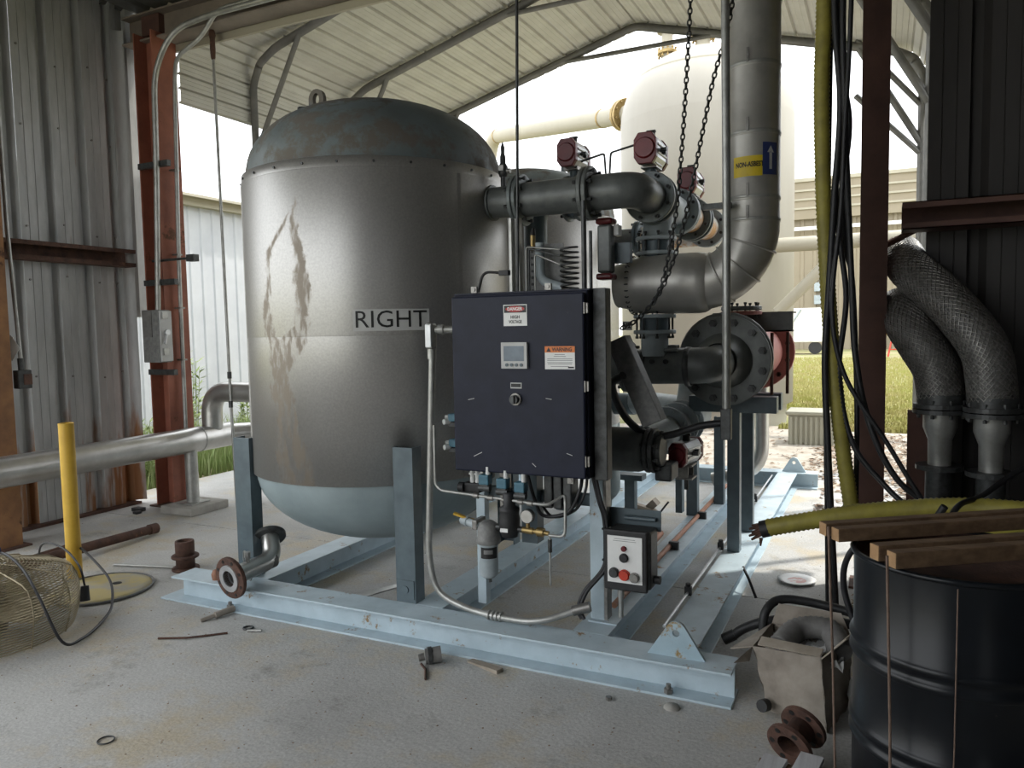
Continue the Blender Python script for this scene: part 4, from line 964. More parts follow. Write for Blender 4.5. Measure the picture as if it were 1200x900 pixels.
# WARNING label
wn = plate(-1.405, -1.257, 1.383, 1.489, 'signwhite', 'warning_label', cb)
plate(-1.405, -1.257, 1.460, 1.489, 'signorange', 'header_panel', wn, .001, Yd-.002)
text('WARNING', .024, 'signblack', wn, face(-1.320, 1.4735, Yd-.0036), width=.098)
b = MB(); b.add([(-1.397, Yd-.0034, 1.464), (-1.374, Yd-.0034, 1.464), (-1.3855, Yd-.0034, 1.485)], [(0, 1, 2)]); b.build('triangle', 'signblack', wn)
rows = [(1.451, .05), (1.442, .06), (1.431, .125), (1.424, .125), (1.414, .125), (1.407, .12), (1.396, .09)]
b = MB()
for z, wd in rows: b.span((-1.331-wd/2, Yd-.0026, z-.0012), (-1.331+wd/2, Yd-.0020, z+.0012))
b.build('fine_print', 'cablegrey', wn, kind='stuff')
plate(-1.29, -1.262, 1.388, 1.395, 'signblack', 'maker_mark', wn, .001, Yd-.002)
sl = plate(-1.585, -1.527, 1.291, 1.318, 'bezel', 'name_slot', cb, .002); plate(-1.582, -1.531, 1.297, 1.314, 'signblack', 'slot_text_strip', sl, .001, Yd-.002)
b = MB(); b.cyl((-1.557, 3.25, 1.24), (-1.557, 3.238, 1.24), .029, n=20); kb = b.build('selector_switch', 'screw', cb)
b = MB(); b.cyl((-1.557, 3.238, 1.24), (-1.557, 3.215, 1.24), .021, n=16); b.box((-1.557, 3.212, 1.24), (.012, .012, .04)); b.build('knob', 'boltdark', kb)
b = MB()
for x, z, l, a in ((-1.80, 1.235, .035, -.2), (-1.77, .965, .05, -.45), (-1.6, 1.40, .02, .1), (-1.39, 1.245, .03, .15), (-1.29, .99, .03, .3), (-1.47, .93, .025, .7)):
    b.box((x, Yd-.0006, z), (l, .0006, .003), Matrix.Rotation(a, 3, 'Y'))
b.build('scratch_marks', 'bezel', cb, kind='stuff')
# cabinet posts
cpst = thing('cabinet_stand', 'steel post stand carrying the control cabinet on the skid', 'stand', (-1.2, 3.5, .15))
MB().span((-1.203, 3.34, .86), (-1.138, 3.41, 1.752)).build('upper_post', 'boltdark', cpst, bevel=.004)
MB().span((-1.262, 3.43, .15), (-1.192, 3.50, .87)).build('lower_post', 'blue', cpst, bevel=.004)
MB().span((-1.192, 3.43, .15), (-1.177, 3.50, .87)).build('post_edge', 'screw', cpst)
MB().span((-1.88, 3.42, .15), (-1.83, 3.47, .87)).build('left_strut', 'blue', cpst, bevel=.003)
MB().span((-1.74, 3.42, .60), (-1.70, 3.47, .87)).build('bracket_strut', 'screw', cpst)
MB().span((-1.62, 3.42, .50), (-1.535, 3.50, .87)).build('rear_strut', 'bluedark', cpst)
MB().span((-1.86, 3.475, .70), (-1.2, 3.50, .76)).build('cross_strut', 'bluedark', cpst)
MB().span((-1.265, 3.40, .15), (-1.12, 3.53, .158)).build('foot_plate', 'blue', cpst)

# ================================================================ AIR PREP UNDER THE CABINET
def solenoid(x, z, label, y=3.26):
    t = thing('solenoid_valve', label, 'valve', (x, y, z-.04), 'teal solenoid valves below the cabinet')
    MB().box((x, y, z+.012), (.055, .05, .05)).build('coil', 'teal', t, bevel=.006)
    b = MB(); b.cyl((x-.03, y-.01, z-.03), (x+.03, y-.01, z-.03), .016, n=10); b.box((x, y, z-.02), (.045, .045, .02)); b.build('valve_body', 'boltdark', t)
    b = MB(); b.cyl((x+.015, y, z+.035), (x+.015, y, z+.075), .012, n=10); b.build('conduit_stub', 'white', t)
for x, z, l in ((-1.737, .83, 'teal solenoid valve at the left of the row under the cabinet'), (-1.64, .818, 'teal solenoid valve in the middle of the row under the cabinet'), (-1.545, .806, 'teal solenoid valve at the right of the row under the cabinet')): solenoid(x, z, l)
for z, l in ((1.13, 'upper blue solenoid on the left side of the cabinet'), (1.0, 'lower blue solenoid on the left side of the cabinet')):
    t = thing('solenoid_valve', l, 'valve', (-1.94, 3.36, z-.03)); MB().box((-1.945, 3.34, z), (.06, .05, .04)).build('coil', 'teal', t, bevel=.006)
    MB().box((-1.925, 3.33, z+.04), (.025, .03, .04)).build('connector', 'white', t, bevel=.004)
    b = MB(); b.cyl((-1.975, 3.33, z-.02), (-1.99, 3.30, z-.02), .014, n=10); b.cyl((-1.985, 3.335, z), (-2.0, 3.33, z), .01, n=8); b.build('gland', 'white', t)
    b = MB(); b.box((-1.95, 3.34, z-.035), (.05, .04, .02)); b.build('base_block', 'boltdark', t)
tb_ = thing('air_tubing', 'thin steel air tubing running below the cabinet', 'tube', (-1.7, 3.24, .76))
b = MB(); b.tube(fillet([(-2.01, 3.24, 1.10), (-2.012, 3.24, .80), (-1.98, 3.24, .772), (-1.40, 3.24, .745), (-1.335, 3.30, .79), (-1.318, 3.26, .765), (-1.318, 3.25, .60), (-1.40, 3.25, .60)], .03, 4), .0075, 8); b.build('main_tube', 'galv', tb_)
for x, z in ((-1.78, .762), (-1.70, .757), (-1.62, .753), (-1.54, .750), (-1.49, .748)):
    b = MB(); b.cyl((x-.014, 3.24, z), (x+.014, 3.24, z-.001), .014, n=8); b.build('fitting', 'screw', tb_)
b = MB(); b.tube([(-1.395, 3.25, .60), (-1.395, 3.25, .36)], .005, 6); b.build('drain_tube', 'galv', tb_)
b = MB(); b.cyl((-1.395, 3.25, .58), (-1.395, 3.25, .52), .011, n=8); b.build('drain_fitting', 'boltdark', tb_)
fr = thing('air_filter', 'grey air filter with clear grey bowl and label under cabinet', 'filter', (-1.72, 3.25, .36))
b = MB(); b.lathe([(0, .36), (.03, .36), (.045, .375), (.046, .52), (.048, .53)], (-1.722, 3.25, 0), n=22); b.build('bowl', 'lgrey', fr)
b = MB(); b.lathe([(.058, .53), (.06, .535), (.06, .555), (.054, .565), (.054, .60), (.045, .625), (.025, .64), (0, .64)], (-1.722, 3.25, 0), n=22); b.build('head', 'cablegrey', fr)
b = MB(); pa = [math.radians(-115+110*i/10) for i in range(11)]; b.add([(-1.722+.0472*math.cos(a), 3.25+.0472*math.sin(a), z) for a in pa for z in (.462, .517)], [(2*i, 2*i+2, 2*i+3, 2*i+1) for i in range(10)], True); b.build('bowl_label', 'signblack', fr)
b = MB(); b.add([(-1.722+.0478*math.cos(a), 3.25+.0478*math.sin(a), z) for a in pa[2:8] for z in (.485, .505)], [(2*i, 2*i+2, 2*i+3, 2*i+1) for i in range(5)], True); b.build('label_print', 'cablegrey', fr)
b = MB(); b.tube([(-1.722, 3.25, .36), (-1.715, 3.25, .335)], .008, 6); b.build('drain', 'boltdark', fr)
b = MB(); b.cyl((-1.78, 3.27, .60), (-1.86, 3.30, .61), .02, n=10); b.cyl((-1.86, 3.30, .61), (-1.90, 3.315, .615), .026, n=8); b.build('inlet_fitting', 'lgrey', fr)
b = MB(); b.box((-1.80, 3.30, .61), (.03, .10, .05)); b.build('swivel_block', 'screw', fr, bevel=.006)
b = MB(); b.box((-1.875, 3.30, .63), (.13, .022, .010), Matrix.Rotation(.35, 3, 'Y') @ Matrix.Rotation(.3, 3, 'Z')); b.build('ball_valve_handle', 'yellow', fr)
rg_ = thing('pressure_regulator', 'black pressure regulator beside the air filter', 'regulator', (-1.605, 3.25, .58))
b = MB(); b.lathe([(0, .575), (.04, .575), (.045, .60), (.05, .62), (.052, .66), (.046, .69), (.05, .70), (.05, .715), (.03, .725), (.03, .78), (.026, .79), (0, .79)], (-1.605, 3.25, 0), n=18); b.build('body', 'dark', rg_)
b = MB(); b.box((-1.61, 3.198, .615), (.04, .004, .018)); b.build('label_plate', 'signwhite', rg_)
b = MB(); b.cyl((-1.675, 3.25, .615), (-1.655, 3.25, .615), .016, n=8); b.cyl((-1.56, 3.25, .615), (-1.52, 3.25, .612), .015, n=8); b.build('nipple', 'boltdark', rg_)
ga = thing('pressure_gauge', 'small round pressure gauge on brass fittings under cabinet', 'gauge', (-1.508, 3.25, .61))
b = MB(); b.cyl((-1.508, 3.238, .682), (-1.508, 3.262, .682), .034, n=20); b.build('case', 'boltdark', ga)
b = MB(); b.cyl((-1.508, 3.237, .682), (-1.508, 3.234, .682), .030, n=20); b.build('dial', 'glass', ga)
b = MB(); b.cyl((-1.508, 3.25, .612), (-1.508, 3.25, .652), .010, n=8); b.cyl((-1.535, 3.25, .614), (-1.48, 3.25, .612), .017, n=6); b.cyl((-1.46, 3.25, .612), (-1.425, 3.25, .61), .022, n=6); b.cyl((-1.48, 3.25, .612), (-1.40, 3.25, .608), .012, n=8); b.build('fittings', 'brass', ga)
for x, l in ((-1.86, 'first'), (-1.84, 'second'), (-1.815, 'third')): pass
gl = thing('cable_glands', 'three slim cable glands hanging under the cabinet left corner', 'glands', (-1.85, 3.36, .80))
for x in (-1.865, -1.835, -1.805):
    b = MB(); b.cyl((x, 3.36, .87), (x, 3.36, .80), .012, n=8); b.cyl((x, 3.36, .84), (x, 3.36, .85), .018, n=6); b.build('gland', 'white', gl)
b = MB(); b.box((-1.86, 3.36, .775), (.10, .05, .05)); b.cyl((-1.93, 3.34, .775), (-1.90, 3.34, .775), .026, n=12); b.build('junction_block', 'dark', gl, bevel=.008)
tf = thing('transformer_housing', 'brown ribbed housing hanging under the cabinet right half', 'box', (-1.40, 3.42, .70))
for i, x in enumerate((-1.45, -1.40, -1.35)):
    MB().span((x-.022, 3.36, .70), (x+.022, 3.46, .872)).build('fin_block', 'boltdark', tf, bevel=.006)
cbd = thing('cable_bundle', 'black cables drooping from cabinet base to the skid', 'cable', (-1.2, 3.36, .2))
b = MB(); b.tube(spline([(-1.27, 3.36, .87), (-1.275, 3.33, .80), (-1.33, 3.32, .70), (-1.46, 3.33, .67), (-1.52, 3.36, .74), (-1.56, 3.36, .87)]), .009, 8); b.build('cable', 'cable', cbd)
b = MB(); b.tube(spline([(-1.245, 3.36, .87), (-1.25, 3.34, .80), (-1.30, 3.34, .71), (-1.42, 3.36, .66), (-1.50, 3.40, .70)]), .007, 8); b.build('cable', 'cable', cbd)
for dx in (0, .013):
    b = MB(); b.tube(spline([(-1.225+dx, 3.38, .87), (-1.20+dx, 3.38, .76), (-1.175+dx, 3.39, .66), (-1.17+dx, 3.39, .50), (-1.185+dx, 3.38, .42), (-1.26+dx, 3.34, .32), (-1.285+dx, 3.32, .24), (-1.26+dx, 3.30, .20)]), .009, 8); b.build('cable', 'cable', cbd)
for z in (.62, .47):
    b = MB(); b.torus((-1.165, 3.39, z), (0, 0, 1), .018, .004, 12, 6); b.build('cable_tie', 'dark', cbd)

# ================================================================ CONDUIT BESIDE THE CABINET
co = thing('conduit_run', 'grey conduit with elbow fitting bending down to the skid beam', 'conduit', (-2.02, 3.25, .2))
b = MB(); b.tube(fillet([(-2.018, 3.25, 1.44), (-2.045, 3.25, .90), (-2.07, 3.25, .42), (-2.03, 3.25, .24), (-1.86, 3.24, .185), (-1.66, 3.22, .175), (-1.45, 3.22, .178), (-1.27, 3.30, .245)], .12, 7), .0165, 12); b.build('conduit', 'galv', co)
b = MB(); b.box((-2.02, 3.25, 1.545), (.042, .05, .13)); b.cyl((-2.019, 3.25, 1.48), (-2.019, 3.25, 1.43), .022, n=12); b.build('elbow_body', 'galv', co, bevel=.012)
b = MB(); b.box((-2.02, 3.222, 1.545), (.034, .006, .115)); b.build('elbow_cover', 'silver', co, bevel=.003)
b = MB(); b.cyl((-2.0, 3.26, 1.575), (-1.90, 3.29, 1.575), .019, n=12); b.cyl((-1.985, 3.262, 1.575), (-1.96, 3.27, 1.575), .026, n=12); b.build('cabinet_nipple', 'galv', co)
for k in range(4):
    b = MB(); b.cyl((-1.72+.022*k, 3.225, .178), (-1.71+.022*k, 3.225, .178), .024, n=12); b.build('gland_ring', 'galv', co)
b = MB(); b.cyl((-1.30, 3.29, .236), (-1.22, 3.31, .262), .024, n=10); b.build('end_connector', 'screw', co)
# push button station
pb = thing('push_button_station', 'weathered push button box with white face on the skid post', 'control box', (-1.04, 3.4, .36))
MB().span((-1.155, 3.37, .352), (-.945, 3.50, .625)).build('enclosure', 'boltdark', pb, bevel=.012)
MB().span((-1.163, 3.345, .345), (-.955, 3.372, .632)).build('cover', 'dark', pb, bevel=.008)
pl = MB().span((-1.143, 3.341, .385), (-.977, 3.346, .605)).build('face_plate', 'signwhite', pb)
b = MB()
for z, wd in ((.592, .10), (.583, .11)): b.span((-1.06-wd/2, 3.3402, z-.001), (-1.06+wd/2, 3.341, z+.001))
b.build('fine_print', 'cablegrey', pl, kind='stuff')
for x, z, r, mt, d, nm in ((-1.063, .548, .011, 'castred', .012, 'pilot_light'), (-1.063, .505, .018, 'dark', .016, 'selector_knob'), (-1.11, .432, .020, 'boltdark', .022, 'push_button'), (-1.06, .425, .022, 'btnred', .02, 'stop_button'), (-1.012, .418, .020, 'screw', .022, 'push_button')):
    b = MB(); b.cyl((x, 3.341, z), (x, 3.341-d*.5, z), r*1.2, n=18); b.cyl((x, 3.341-d*.5, z), (x, 3.341-d, z), r, n=18); b.build(nm, mt, pb)
b = MB(); b.cyl((-.945, 3.43, .39), (-.915, 3.43, .39), .02, n=12); b.build('side_gland', 'dark', pb)
b = MB(); b.cyl((-1.105, 3.42, .345), (-1.105, 3.42, .29), .016, n=10); b.cyl((-1.105, 3.42, .345), (-1.105, 3.42, .19), .012, n=10); b.build('conduit_stub', 'galv', pb)
b = MB(); b.tube([(-1.10, 3.48, .66), (-.95, 3.48, .66)], .012, 6); b.span((-1.18, 3.50, .60), (-.93, 3.507, .70)); b.build('mount_plate', 'bluedark', pb)

# small tubing and rusted conduits along the skid
cr_ = thing('skid_conduit', 'long rusty conduit pipe lying along the inner skid beam', 'conduit', (-1.19, 5, .17))
b = MB(); b.tube([(-1.20, 3.6, .172), (-1.215, 7.3, .172)], .016, 8); b.build('pipe', 'copper', cr_)
for y in (3.95, 4.75, 5.6):
    b = MB(); b.box((-1.18, y, .175), (.06, .03, .05)); b.cyl((-1.15, y, .15), (-1.15, y, .11), .008, n=6); b.build('clamp', 'dark', cr_)
b = MB(); b.tube([(-1.30, 4.1, .19), (-1.32, 4.95, .19)], .024, 8); tag(b.build('skid_conduit_end', 'copper'), 'short rust red pipe end with couplings beside the button box', 'conduit')
st = thing('steel_air_line', 'thin bright steel tube clipped along the right skid beam', 'tube', (-.905, 5, .17))
b = MB(); b.tube([(-.905, 3.45, .165), (-.91, 7.4, .165)], .0075, 8); b.build('tube', 'silver', st)
for y in (3.95, 4.85, 6.3):
    b = MB(); b.box((-.905, y, .175), (.035, .025, .045)); b.cyl((-.905, y, .19), (-.905, y, .215), .014, n=8); b.build('clip', 'dark', st)

# ================================================================ INSTRUMENT RACK BEHIND THE CABINET TOP
ir = thing('instrument_rack', 'strut rack with tubing behind the cabinet top', 'rack', (-1.6, 3.75, 1.75))
b = MB(); b.span((-1.80, 3.70, 1.70), (-1.785, 3.74, 2.16)); b.span((-1.755, 3.70, 1.70), (-1.74, 3.74, 2.16)); b.span((-1.785, 3.735, 1.70), (-1.755, 3.74, 2.16)); b.build('perforated_strut', 'galv', ir)
b = MB(); b.span((-1.73, 3.78, 1.70), (-1.52, 3.785, 2.02)); b.build('back_plate', 'cablegrey', ir)
b = MB()
for k in range(8): b.cyl((-1.70, 3.777, 1.74+.035*k), (-1.70, 3.7805, 1.74+.035*k), .008, n=8)
b.build('plate_holes', 'signblack', ir, kind='stuff')
b = MB(); b.tube([(-1.345, 3.62, 1.70), (-1.345, 3.62, 2.20)], .014, 8); b.build('upright_tube', 'boltdark', ir)
b = MB(); b.tube([(-1.31, 3.62, 1.70), (-1.31, 3.62, 2.05)], .009, 8); b.build('upright_tube', 'boltdark', ir)
b = MB(); b.cyl((-1.66, 3.70, 1.98), (-1.66, 3.70, 2.06), .014, n=10); b.build('brass_valve', 'brass', ir)
b = MB(); b.cyl((-1.66, 3.70, 2.06), (-1.655, 3.70, 2.10), .017, .008, n=10); b.build('valve_cap', 'dark', ir)
for k, (x, z) in enumerate(((-1.69, 2.0), (-1.675, 1.99), (-1.64, 1.96))):
    b = MB(); b.tube(fillet([(x, 3.68, 1.72), (x, 3.68, z), (-1.47+.02*k, 3.66, z-.03*(k+1))], .02, 4), .005, 6); b.build('sense_tube', 'boltdark' if k == 1 else 'galv', ir)
b = MB(); b.tube(fillet([(-1.63, 3.72, 2.02), (-1.63, 3.72, 1.82), (-1.50, 3.72, 1.78)], .1, 6), .026, 12); b.build('grey_bend', 'lgrey', ir)
b = MB(); pts = []
for i in range(8*16+1):
    a = 2*PI*i/16; pts.append((-1.44+.045*math.cos(a), 3.66+.045*math.sin(a), 1.77+.21*i/128))
b.tube(pts, .006, 6); b.build('coil_tube', 'boltdark', ir)
b = MB(); b.tube(fillet([(-1.83, 3.40, 1.76), (-1.80, 3.40, 1.86), (-1.70, 3.42, 1.85)], .04, 5), .007, 6); b.box((-1.69, 3.42, 1.85), (.05, .03, .025)); b.build('cable_whip', 'dark', ir)
b = MB(); b.tube(fillet([(-1.72, 4.55, 2.60), (-1.50, 4.4, 2.60), (-1.49, 4.4, 2.45)], .02, 4), .007, 6); b.tube(fillet([(-1.47, 4.4, 2.45), (-1.46, 4.4, 2.60), (-1.22, 4.25, 2.60)], .02, 4), .007, 6); tag(b.build('air_tube', 'boltdark'), 'looped air tube joining the two upper actuators', 'tube')

# vertical conduit, hanging pole, ceiling rods
cd = thing('drop_conduit', 'slim vertical conduit dropping from the roof onto the cabinet top', 'conduit', (-1.70, 3.6, 1.75))
b = MB(); b.tube([(-1.66, 3.6, 4.56), (-1.705, 3.6, 1.75)], .0085, 8); b.build('conduit', 'boltdark', cd)
po = thing('hanging_pole', 'vertical grey pole in front of the insulated riser', 'pole', (-.72, 3.98, 1.0))
b = MB(); b.tube([(-.735, 3.98, 4.56), (-.715, 3.98, 2.2), (-.715, 3.98, 1.06)], .021, 12); b.build('tube', 'galv', po)
MB().box((-.715, 3.98, 1.065), (.052, .045, .16)).build('end_block', 'boltdark', po, bevel=.004)
b = MB(); b.tube(spline([(-.73, 3.98, 1.07), (-.85, 3.97, 1.05), (-1.0, 3.95, 1.0), (-1.1, 3.9, 1.0), (-1.19, 3.8, 1.1), (-1.2, 3.6, 1.28), (-1.12, 3.53, 1.34)]), .020, 10); tag(b.build('flexible_conduit', 'cable'), 'thick black flexible conduit sagging from cabinet to hanging pole', 'cable')
b = MB(); R3 = Matrix.Rotation(math.radians(-24), 3, 'Y'); b.box((-1.11, 3.72, 1.30), (.105, .10, .46), R3); o = tag(b.build('cable_duct', 'cablegrey', bevel=.005), 'slanted grey duct cover leaning right of the cabinet', 'duct')
for x, y, z, L, l in ((-3.42, 4.4, 4.56, .50, 'short dark rod hanging from the roof left of centre'), (-2.92, 4.4, 4.56, .72, 'longer dark rod hanging from the roof above the vessel')):
    b = MB(); b.tube([(x, y, z), (x, y, z-L)], .006, 6); tag(b.build('hanger_rod', 'boltdark'), l, 'rod')

# hoist chains
def chain(path, label, lk=.036):
    pts = spline(path, 24); b = MB(); d = 0; last = pts[0]; k = 0
    acc = 0
    for i in range(1, len(pts)):
        seg = (pts[i]-pts[i-1]).length; acc += seg
        while acc >= lk*.78:
            acc -= lk*.78; p = pts[i]-(pts[i]-pts[i-1]).normalized()*acc; T = (pts[i]-pts[i-1]).normalized()
            A, B, C = frame(T); N_ = A if k % 2 else B; S_ = T.cross(N_); k += 1
            ring = []
            for j in range(10):
                t = 2*PI*j/10; ring.append(p+T*(lk*.5*math.cos(t))+S_*(lk*.27*math.sin(t)))
            m_ = 4; vs = []
            for j in range(10):
                q = ring[j]; dirv = (q-p).normalized()
                for u in range(m_):
                    a = 2*PI*u/m_; vs.append(q+dirv*(.0048*math.cos(a))+N_*(.0048*math.sin(a)))
            b.add(vs, [(j*m_+u, ((j+1) % 10)*m_+u, ((j+1) % 10)*m_+(u+1) % m_, j*m_+(u+1) % m_) for j in range(10) for u in range(m_)], True)
    return tag(b.build('hoist_chain', 'boltdark'), label, 'chain')
chain([(-.86, 3.98, 4.50), (-.89, 3.98, 3.3), (-.95, 3.98, 2.35), (-1.0, 3.98, 2.0), (-1.06, 3.98, 1.76), (-1.17, 3.98, 1.62), (-1.27, 3.96, 1.56)], 'left hoist chain hanging in front of the white tank')
chain([(-.62, 4.02, 4.50), (-.68, 4.02, 3.29), (-.80, 4.01, 2.75), (-.935, 4.0, 2.10), (-1.02, 3.97, 1.82), (-1.10, 3.97, 1.68)], 'right hoist chain slanting across the hanging pole')
# ================================================================ LEFT SIDE
pw = thing('supply_pipe', 'long silver pipe running from the left edge past the column', 'pipe', (-5.6, 4.2, .62))
SX, SZ = -5.58, .63
b = MB(); b.cyl((SX, -2.5, SZ), (SX, 5.32, SZ), .112, n=28); b.build('pipe', 'stainless', pw)
b = MB(); b.tube(fillet([(SX, 5.12, SZ), (SX, 5.12, SZ+.42), (-3.9, 5.12, SZ+.42)], .3, 10), .092, 20); b.build('branch_elbow', 'stainless', pw)
b = MB(); b.cyl((SX, 5.30, SZ), (-5.0, 5.9, SZ), .10, n=20); b.build('tail_piece', 'stainless', pw)
b = MB(); flange(b, (-5.1, 5.8, SZ), (.64, .77, 0), .19, .0, .03); b.build('end_flange', 'lgrey', pw)
for y in (4.95, 5.33):
    b = MB(); b.lathe([(.112, -.008), (.117, -.004), (.117, .004), (.112, .008)], (SX, y, SZ), (0, 1, 0), 28); b.build('weld_band', 'galv', pw)
b = MB(); b.lathe([(.1128, 0), (.1132, 0), (.1132, .30), (.1128, .30)], (SX, 3.95, SZ), (0, 1, 0), 12, a0=PI*.10+PI, a1=PI*.22+PI); b.build('blue_tape', 'signblue', pw)
pd = thing('pipe_support', 'stub pipe pedestal with concrete pad under the silver pipe', 'stand', (-5.56, 4.84, 0))
b = MB(); b.cyl((-5.56, 4.84, .08), (-5.56, 4.84, .55), .055, n=16); b.build('stub', 'galv', pd)
MB().span((-5.74, 4.64, 0), (-5.36, 5.06, .07)).build('pad', 'slab', pd, bevel=.008)
MB().span((-5.66, 4.74, .07), (-5.46, 4.94, .082)).build('base_plate', 'galv', pd)
b = MB(); b.tube([(-5.3, 5.75, .50), (-3.9, 6.6, .56)], .025, 8); tag(b.build('small_rail', 'stainless'), 'slim bright pipe below the silver pipe outside', 'pipe')

bo = thing('bollard', 'slim yellow steel bollard post on the left floor', 'bollard', (-4.66, 3.10, 0))
b = MB(); b.cyl((-4.66, 3.10, 0), (-4.66, 3.10, 1.03), .045, n=20, cap=False); b.lathe([(.045, 0), (.037, 0), (.037, -.1), (0, -.1)], (-4.66, 3.1, 1.03), n=20); b.build('tube', 'yellow', bo)
b = MB(); b.cyl((-4.66, 3.10, 0), (-4.66, 3.10, .03), .052, n=20); b.build('base_collar', 'screw', bo)
ld_ = thing('floor_lid', 'round dusty yellow lid lying on the floor by the bollard', 'lid', (-4.32, 3.06, 0))
b = MB(); b.lathe([(.29, 0), (.29, .012), (.25, .018), (.0, .018)], (-4.36, 3.06, 0), n=36); b.build('disc', 'lid', ld_)
b = MB(); b.torus((-4.36, 3.06, .010), (0, 0, 1), .30, .008, 36, 6); b.build('rim', 'cablegrey', ld_)
b = MB(); b.cyl((-4.33, 3.15, .019), (-4.33, 3.15, .0195), .03, n=14); b.build('bung_hole', 'signblack', ld_)

# wire fan guard lying on the floor
fg = thing('fan_guard', 'dusty wire fan guard basket lying on the floor', 'fan guard', (-4.27, 2.30, 0))
FX, FY, FR = -4.27, 2.30, .47
b = MB()
for k in range(22):
    z = .02+.0135*k; b.torus((FX, FY, z), (0, 0, 1), FR*(.93+.07*math.sin(PI*k/21)), .0038, 56, 4)
b.build('side_wires', 'guard', fg, kind='stuff')
b = MB()
for k in range(24):
    r = FR*(.93-.0365*k); b.torus((FX, FY, .305+.09*math.sin(PI/2*k/24)), (0, 0, 1), r, .0036, 48, 4)
b.build('dome_wires', 'guard', fg, kind='stuff')
for k in range(12):
    a = 2*PI*k/12; pts = [(FX+math.cos(a)*FR*rr, FY+math.sin(a)*FR*rr, z) for rr, z in ((.93, .01), (1.0, .16), (.93, .305), (.6, .36), (.3, .385), (.05, .395))]
    b = MB(); b.tube(spline(pts, 3), .0045, 5); b.build('rib', 'guard', fg)
b = MB(); b.cyl((FX, FY, .385), (FX, FY, .40), .07, n=20); b.build('hub_plate', 'guard', fg)
b = MB(); b.lathe([(0, .03), (.13, .03), (.13, .25), (.10, .28), (0, .28)], (FX, FY, 0), n=20); b.build('motor', 'card', fg)
for k in range(4):
    a = 2*PI*k/4+.3; b = MB(); R3 = Matrix.Rotation(a, 3, 'Z') @ Matrix.Rotation(.5, 3, 'X'); b.box((FX+.26*math.cos(a), FY+.26*math.sin(a), .16), (.28, .16, .006), R3); b.build('blade', 'guard', fg)
cb1 = thing('extension_cord', 'grey and black cord looping from the fan guard to the lid', 'cord', (-4.0, 2.5, 0))
b = MB(); b.tube(spline([(-4.62, 2.55, .30), (-4.30, 2.45, .41), (-4.05, 2.40, .38), (-3.80, 2.33, .28), (-3.68, 2.36, .05), (-3.72, 2.50, .012), (-3.86, 2.72, .012), (-3.98, 2.86, .04), (-4.20, 3.0, .12), (-4.62, 3.12, .22), (-4.8, 3.2, .14)]), .0075, 8); b.build('cord', 'cable', cb1)
b = MB(); b.tube(spline([(-4.75, 2.92, .12), (-4.5, 2.80, .34), (-4.25, 2.76, .36), (-4.02, 2.70, .30), (-3.95, 2.68, .20)]), .006, 8); b.cyl((-3.95, 2.68, .20), (-3.94, 2.67, .12), .02, .026, n=10); b.build('plug_lead', 'cable', cb1)
b = MB(); b.box((-4.36, 2.44, .42), (.09, .05, .035)); b.build('in_line_connector', 'signblue', cb1, bevel=.008)

# rusty pipes lying on the floor
rpb = thing('rusty_pipe', 'long rusty pipe lying across the floor at the far left', 'pipe', (-5.05, 3.2, 0))
b = MB(); b.tube([(-4.95, 2.55, .10), (-5.10, 3.25, .075), (-5.17, 4.12, .05)], .034, 10, cap=False); b.build('tube', 'rust', rpb)
b = MB(); b.cyl((-5.05, 2.98, .085), (-5.07, 3.08, .085), .05, n=12); b.build('coupling', 'rust', rpb)
b = MB(); b.cyl((-5.165, 4.06, .052), (-5.17, 4.13, .05), .042, n=12); b.build('end_coupling', 'rust', rpb)
b = MB(); b.tube([(-5.22, 2.6, .04), (-5.35, 3.6, .035)], .03, 10); tag(b.build('rusty_bar', 'rust'), 'second shorter rusty bar behind the long floor pipe', 'bar')
b = MB(); b.tube([(-4.72, 3.42, .012), (-4.20, 3.56, .012)], .009, 6); tag(b.build('thin_rod', 'galv'), 'thin pale rod on the floor pointing at the rusty spool', 'rod')
ss = thing('rusty_spool', 'short rusty flanged spool standing upright on the floor left of the skid', 'spool', (-4.19, 3.55, 0))
for z in (.012, .095):
    b = MB(); flange(b, (-4.19, 3.56, z), (0, 0, 1), .088, .045, .018); b.build('flange', 'rust', ss)
b = MB(); b.lathe([(.045, 0), (.06, 0), (.062, .19), (.06, .20), (.045, .20), (.044, .0)], (-4.19, 3.56, 0), n=22); b.build('barrel', 'rust', ss)
ps = thing('flanged_elbow', 'stainless elbow spool with two rusty flanges resting on the skid beam', 'pipe', (-3.2, 3.15, .15))
f0 = V((-3.215, 3.02, .232)); d0 = V((-.12, -.98, -.10)).normalized()
f1 = f0-d0*.30; tip = f1+V((-.04, .02, .15))
b = MB(); b.tube(fillet([f0, f1, f1+V((-.08, .06, .11))], .10, 8), .052, 20, cap=False); b.build('elbow_tube', 'stainless', ps)
b = MB(); b.lathe([(.046, -.02), (.115, -.02), (.118, -.016), (.118, .0), (.115, .004), (.046, .004), (.046, -.02)], f0, d0, 32, False); fr_ = b.build('rusty_flange', 'rust', ps)
b = MB(); b.lathe([(.050, .004), (.076, .004), (.076, .012), (.046, .012), (.046, -.03)], f0, d0, 32, False); b.build('raised_face', 'silver', ps)
b = MB(); b.lathe([(.049, 0), (.049, -.3)], f0, d0, 20); b.build('bore', 'hosegrey', ps)
b = MB(); A, B, C = frame(d0)
for k in range(8):
    a = 2*PI*(k+.5)/8; p = f0+A*(.097*math.cos(a))+B*(.097*math.sin(a)); b.cyl(p+d0*.004, p+d0*.006, .010, n=8)
b.build('bolt_holes', 'signblack', fr_, kind='stuff')
d1 = V((-.55, .5, .65)).normalized(); e_ = f1+V((-.08, .06, .11)); b = MB(); flange(b, e_, d1, .095, .0, .024); b.build('far_flange', 'boltdark', ps)
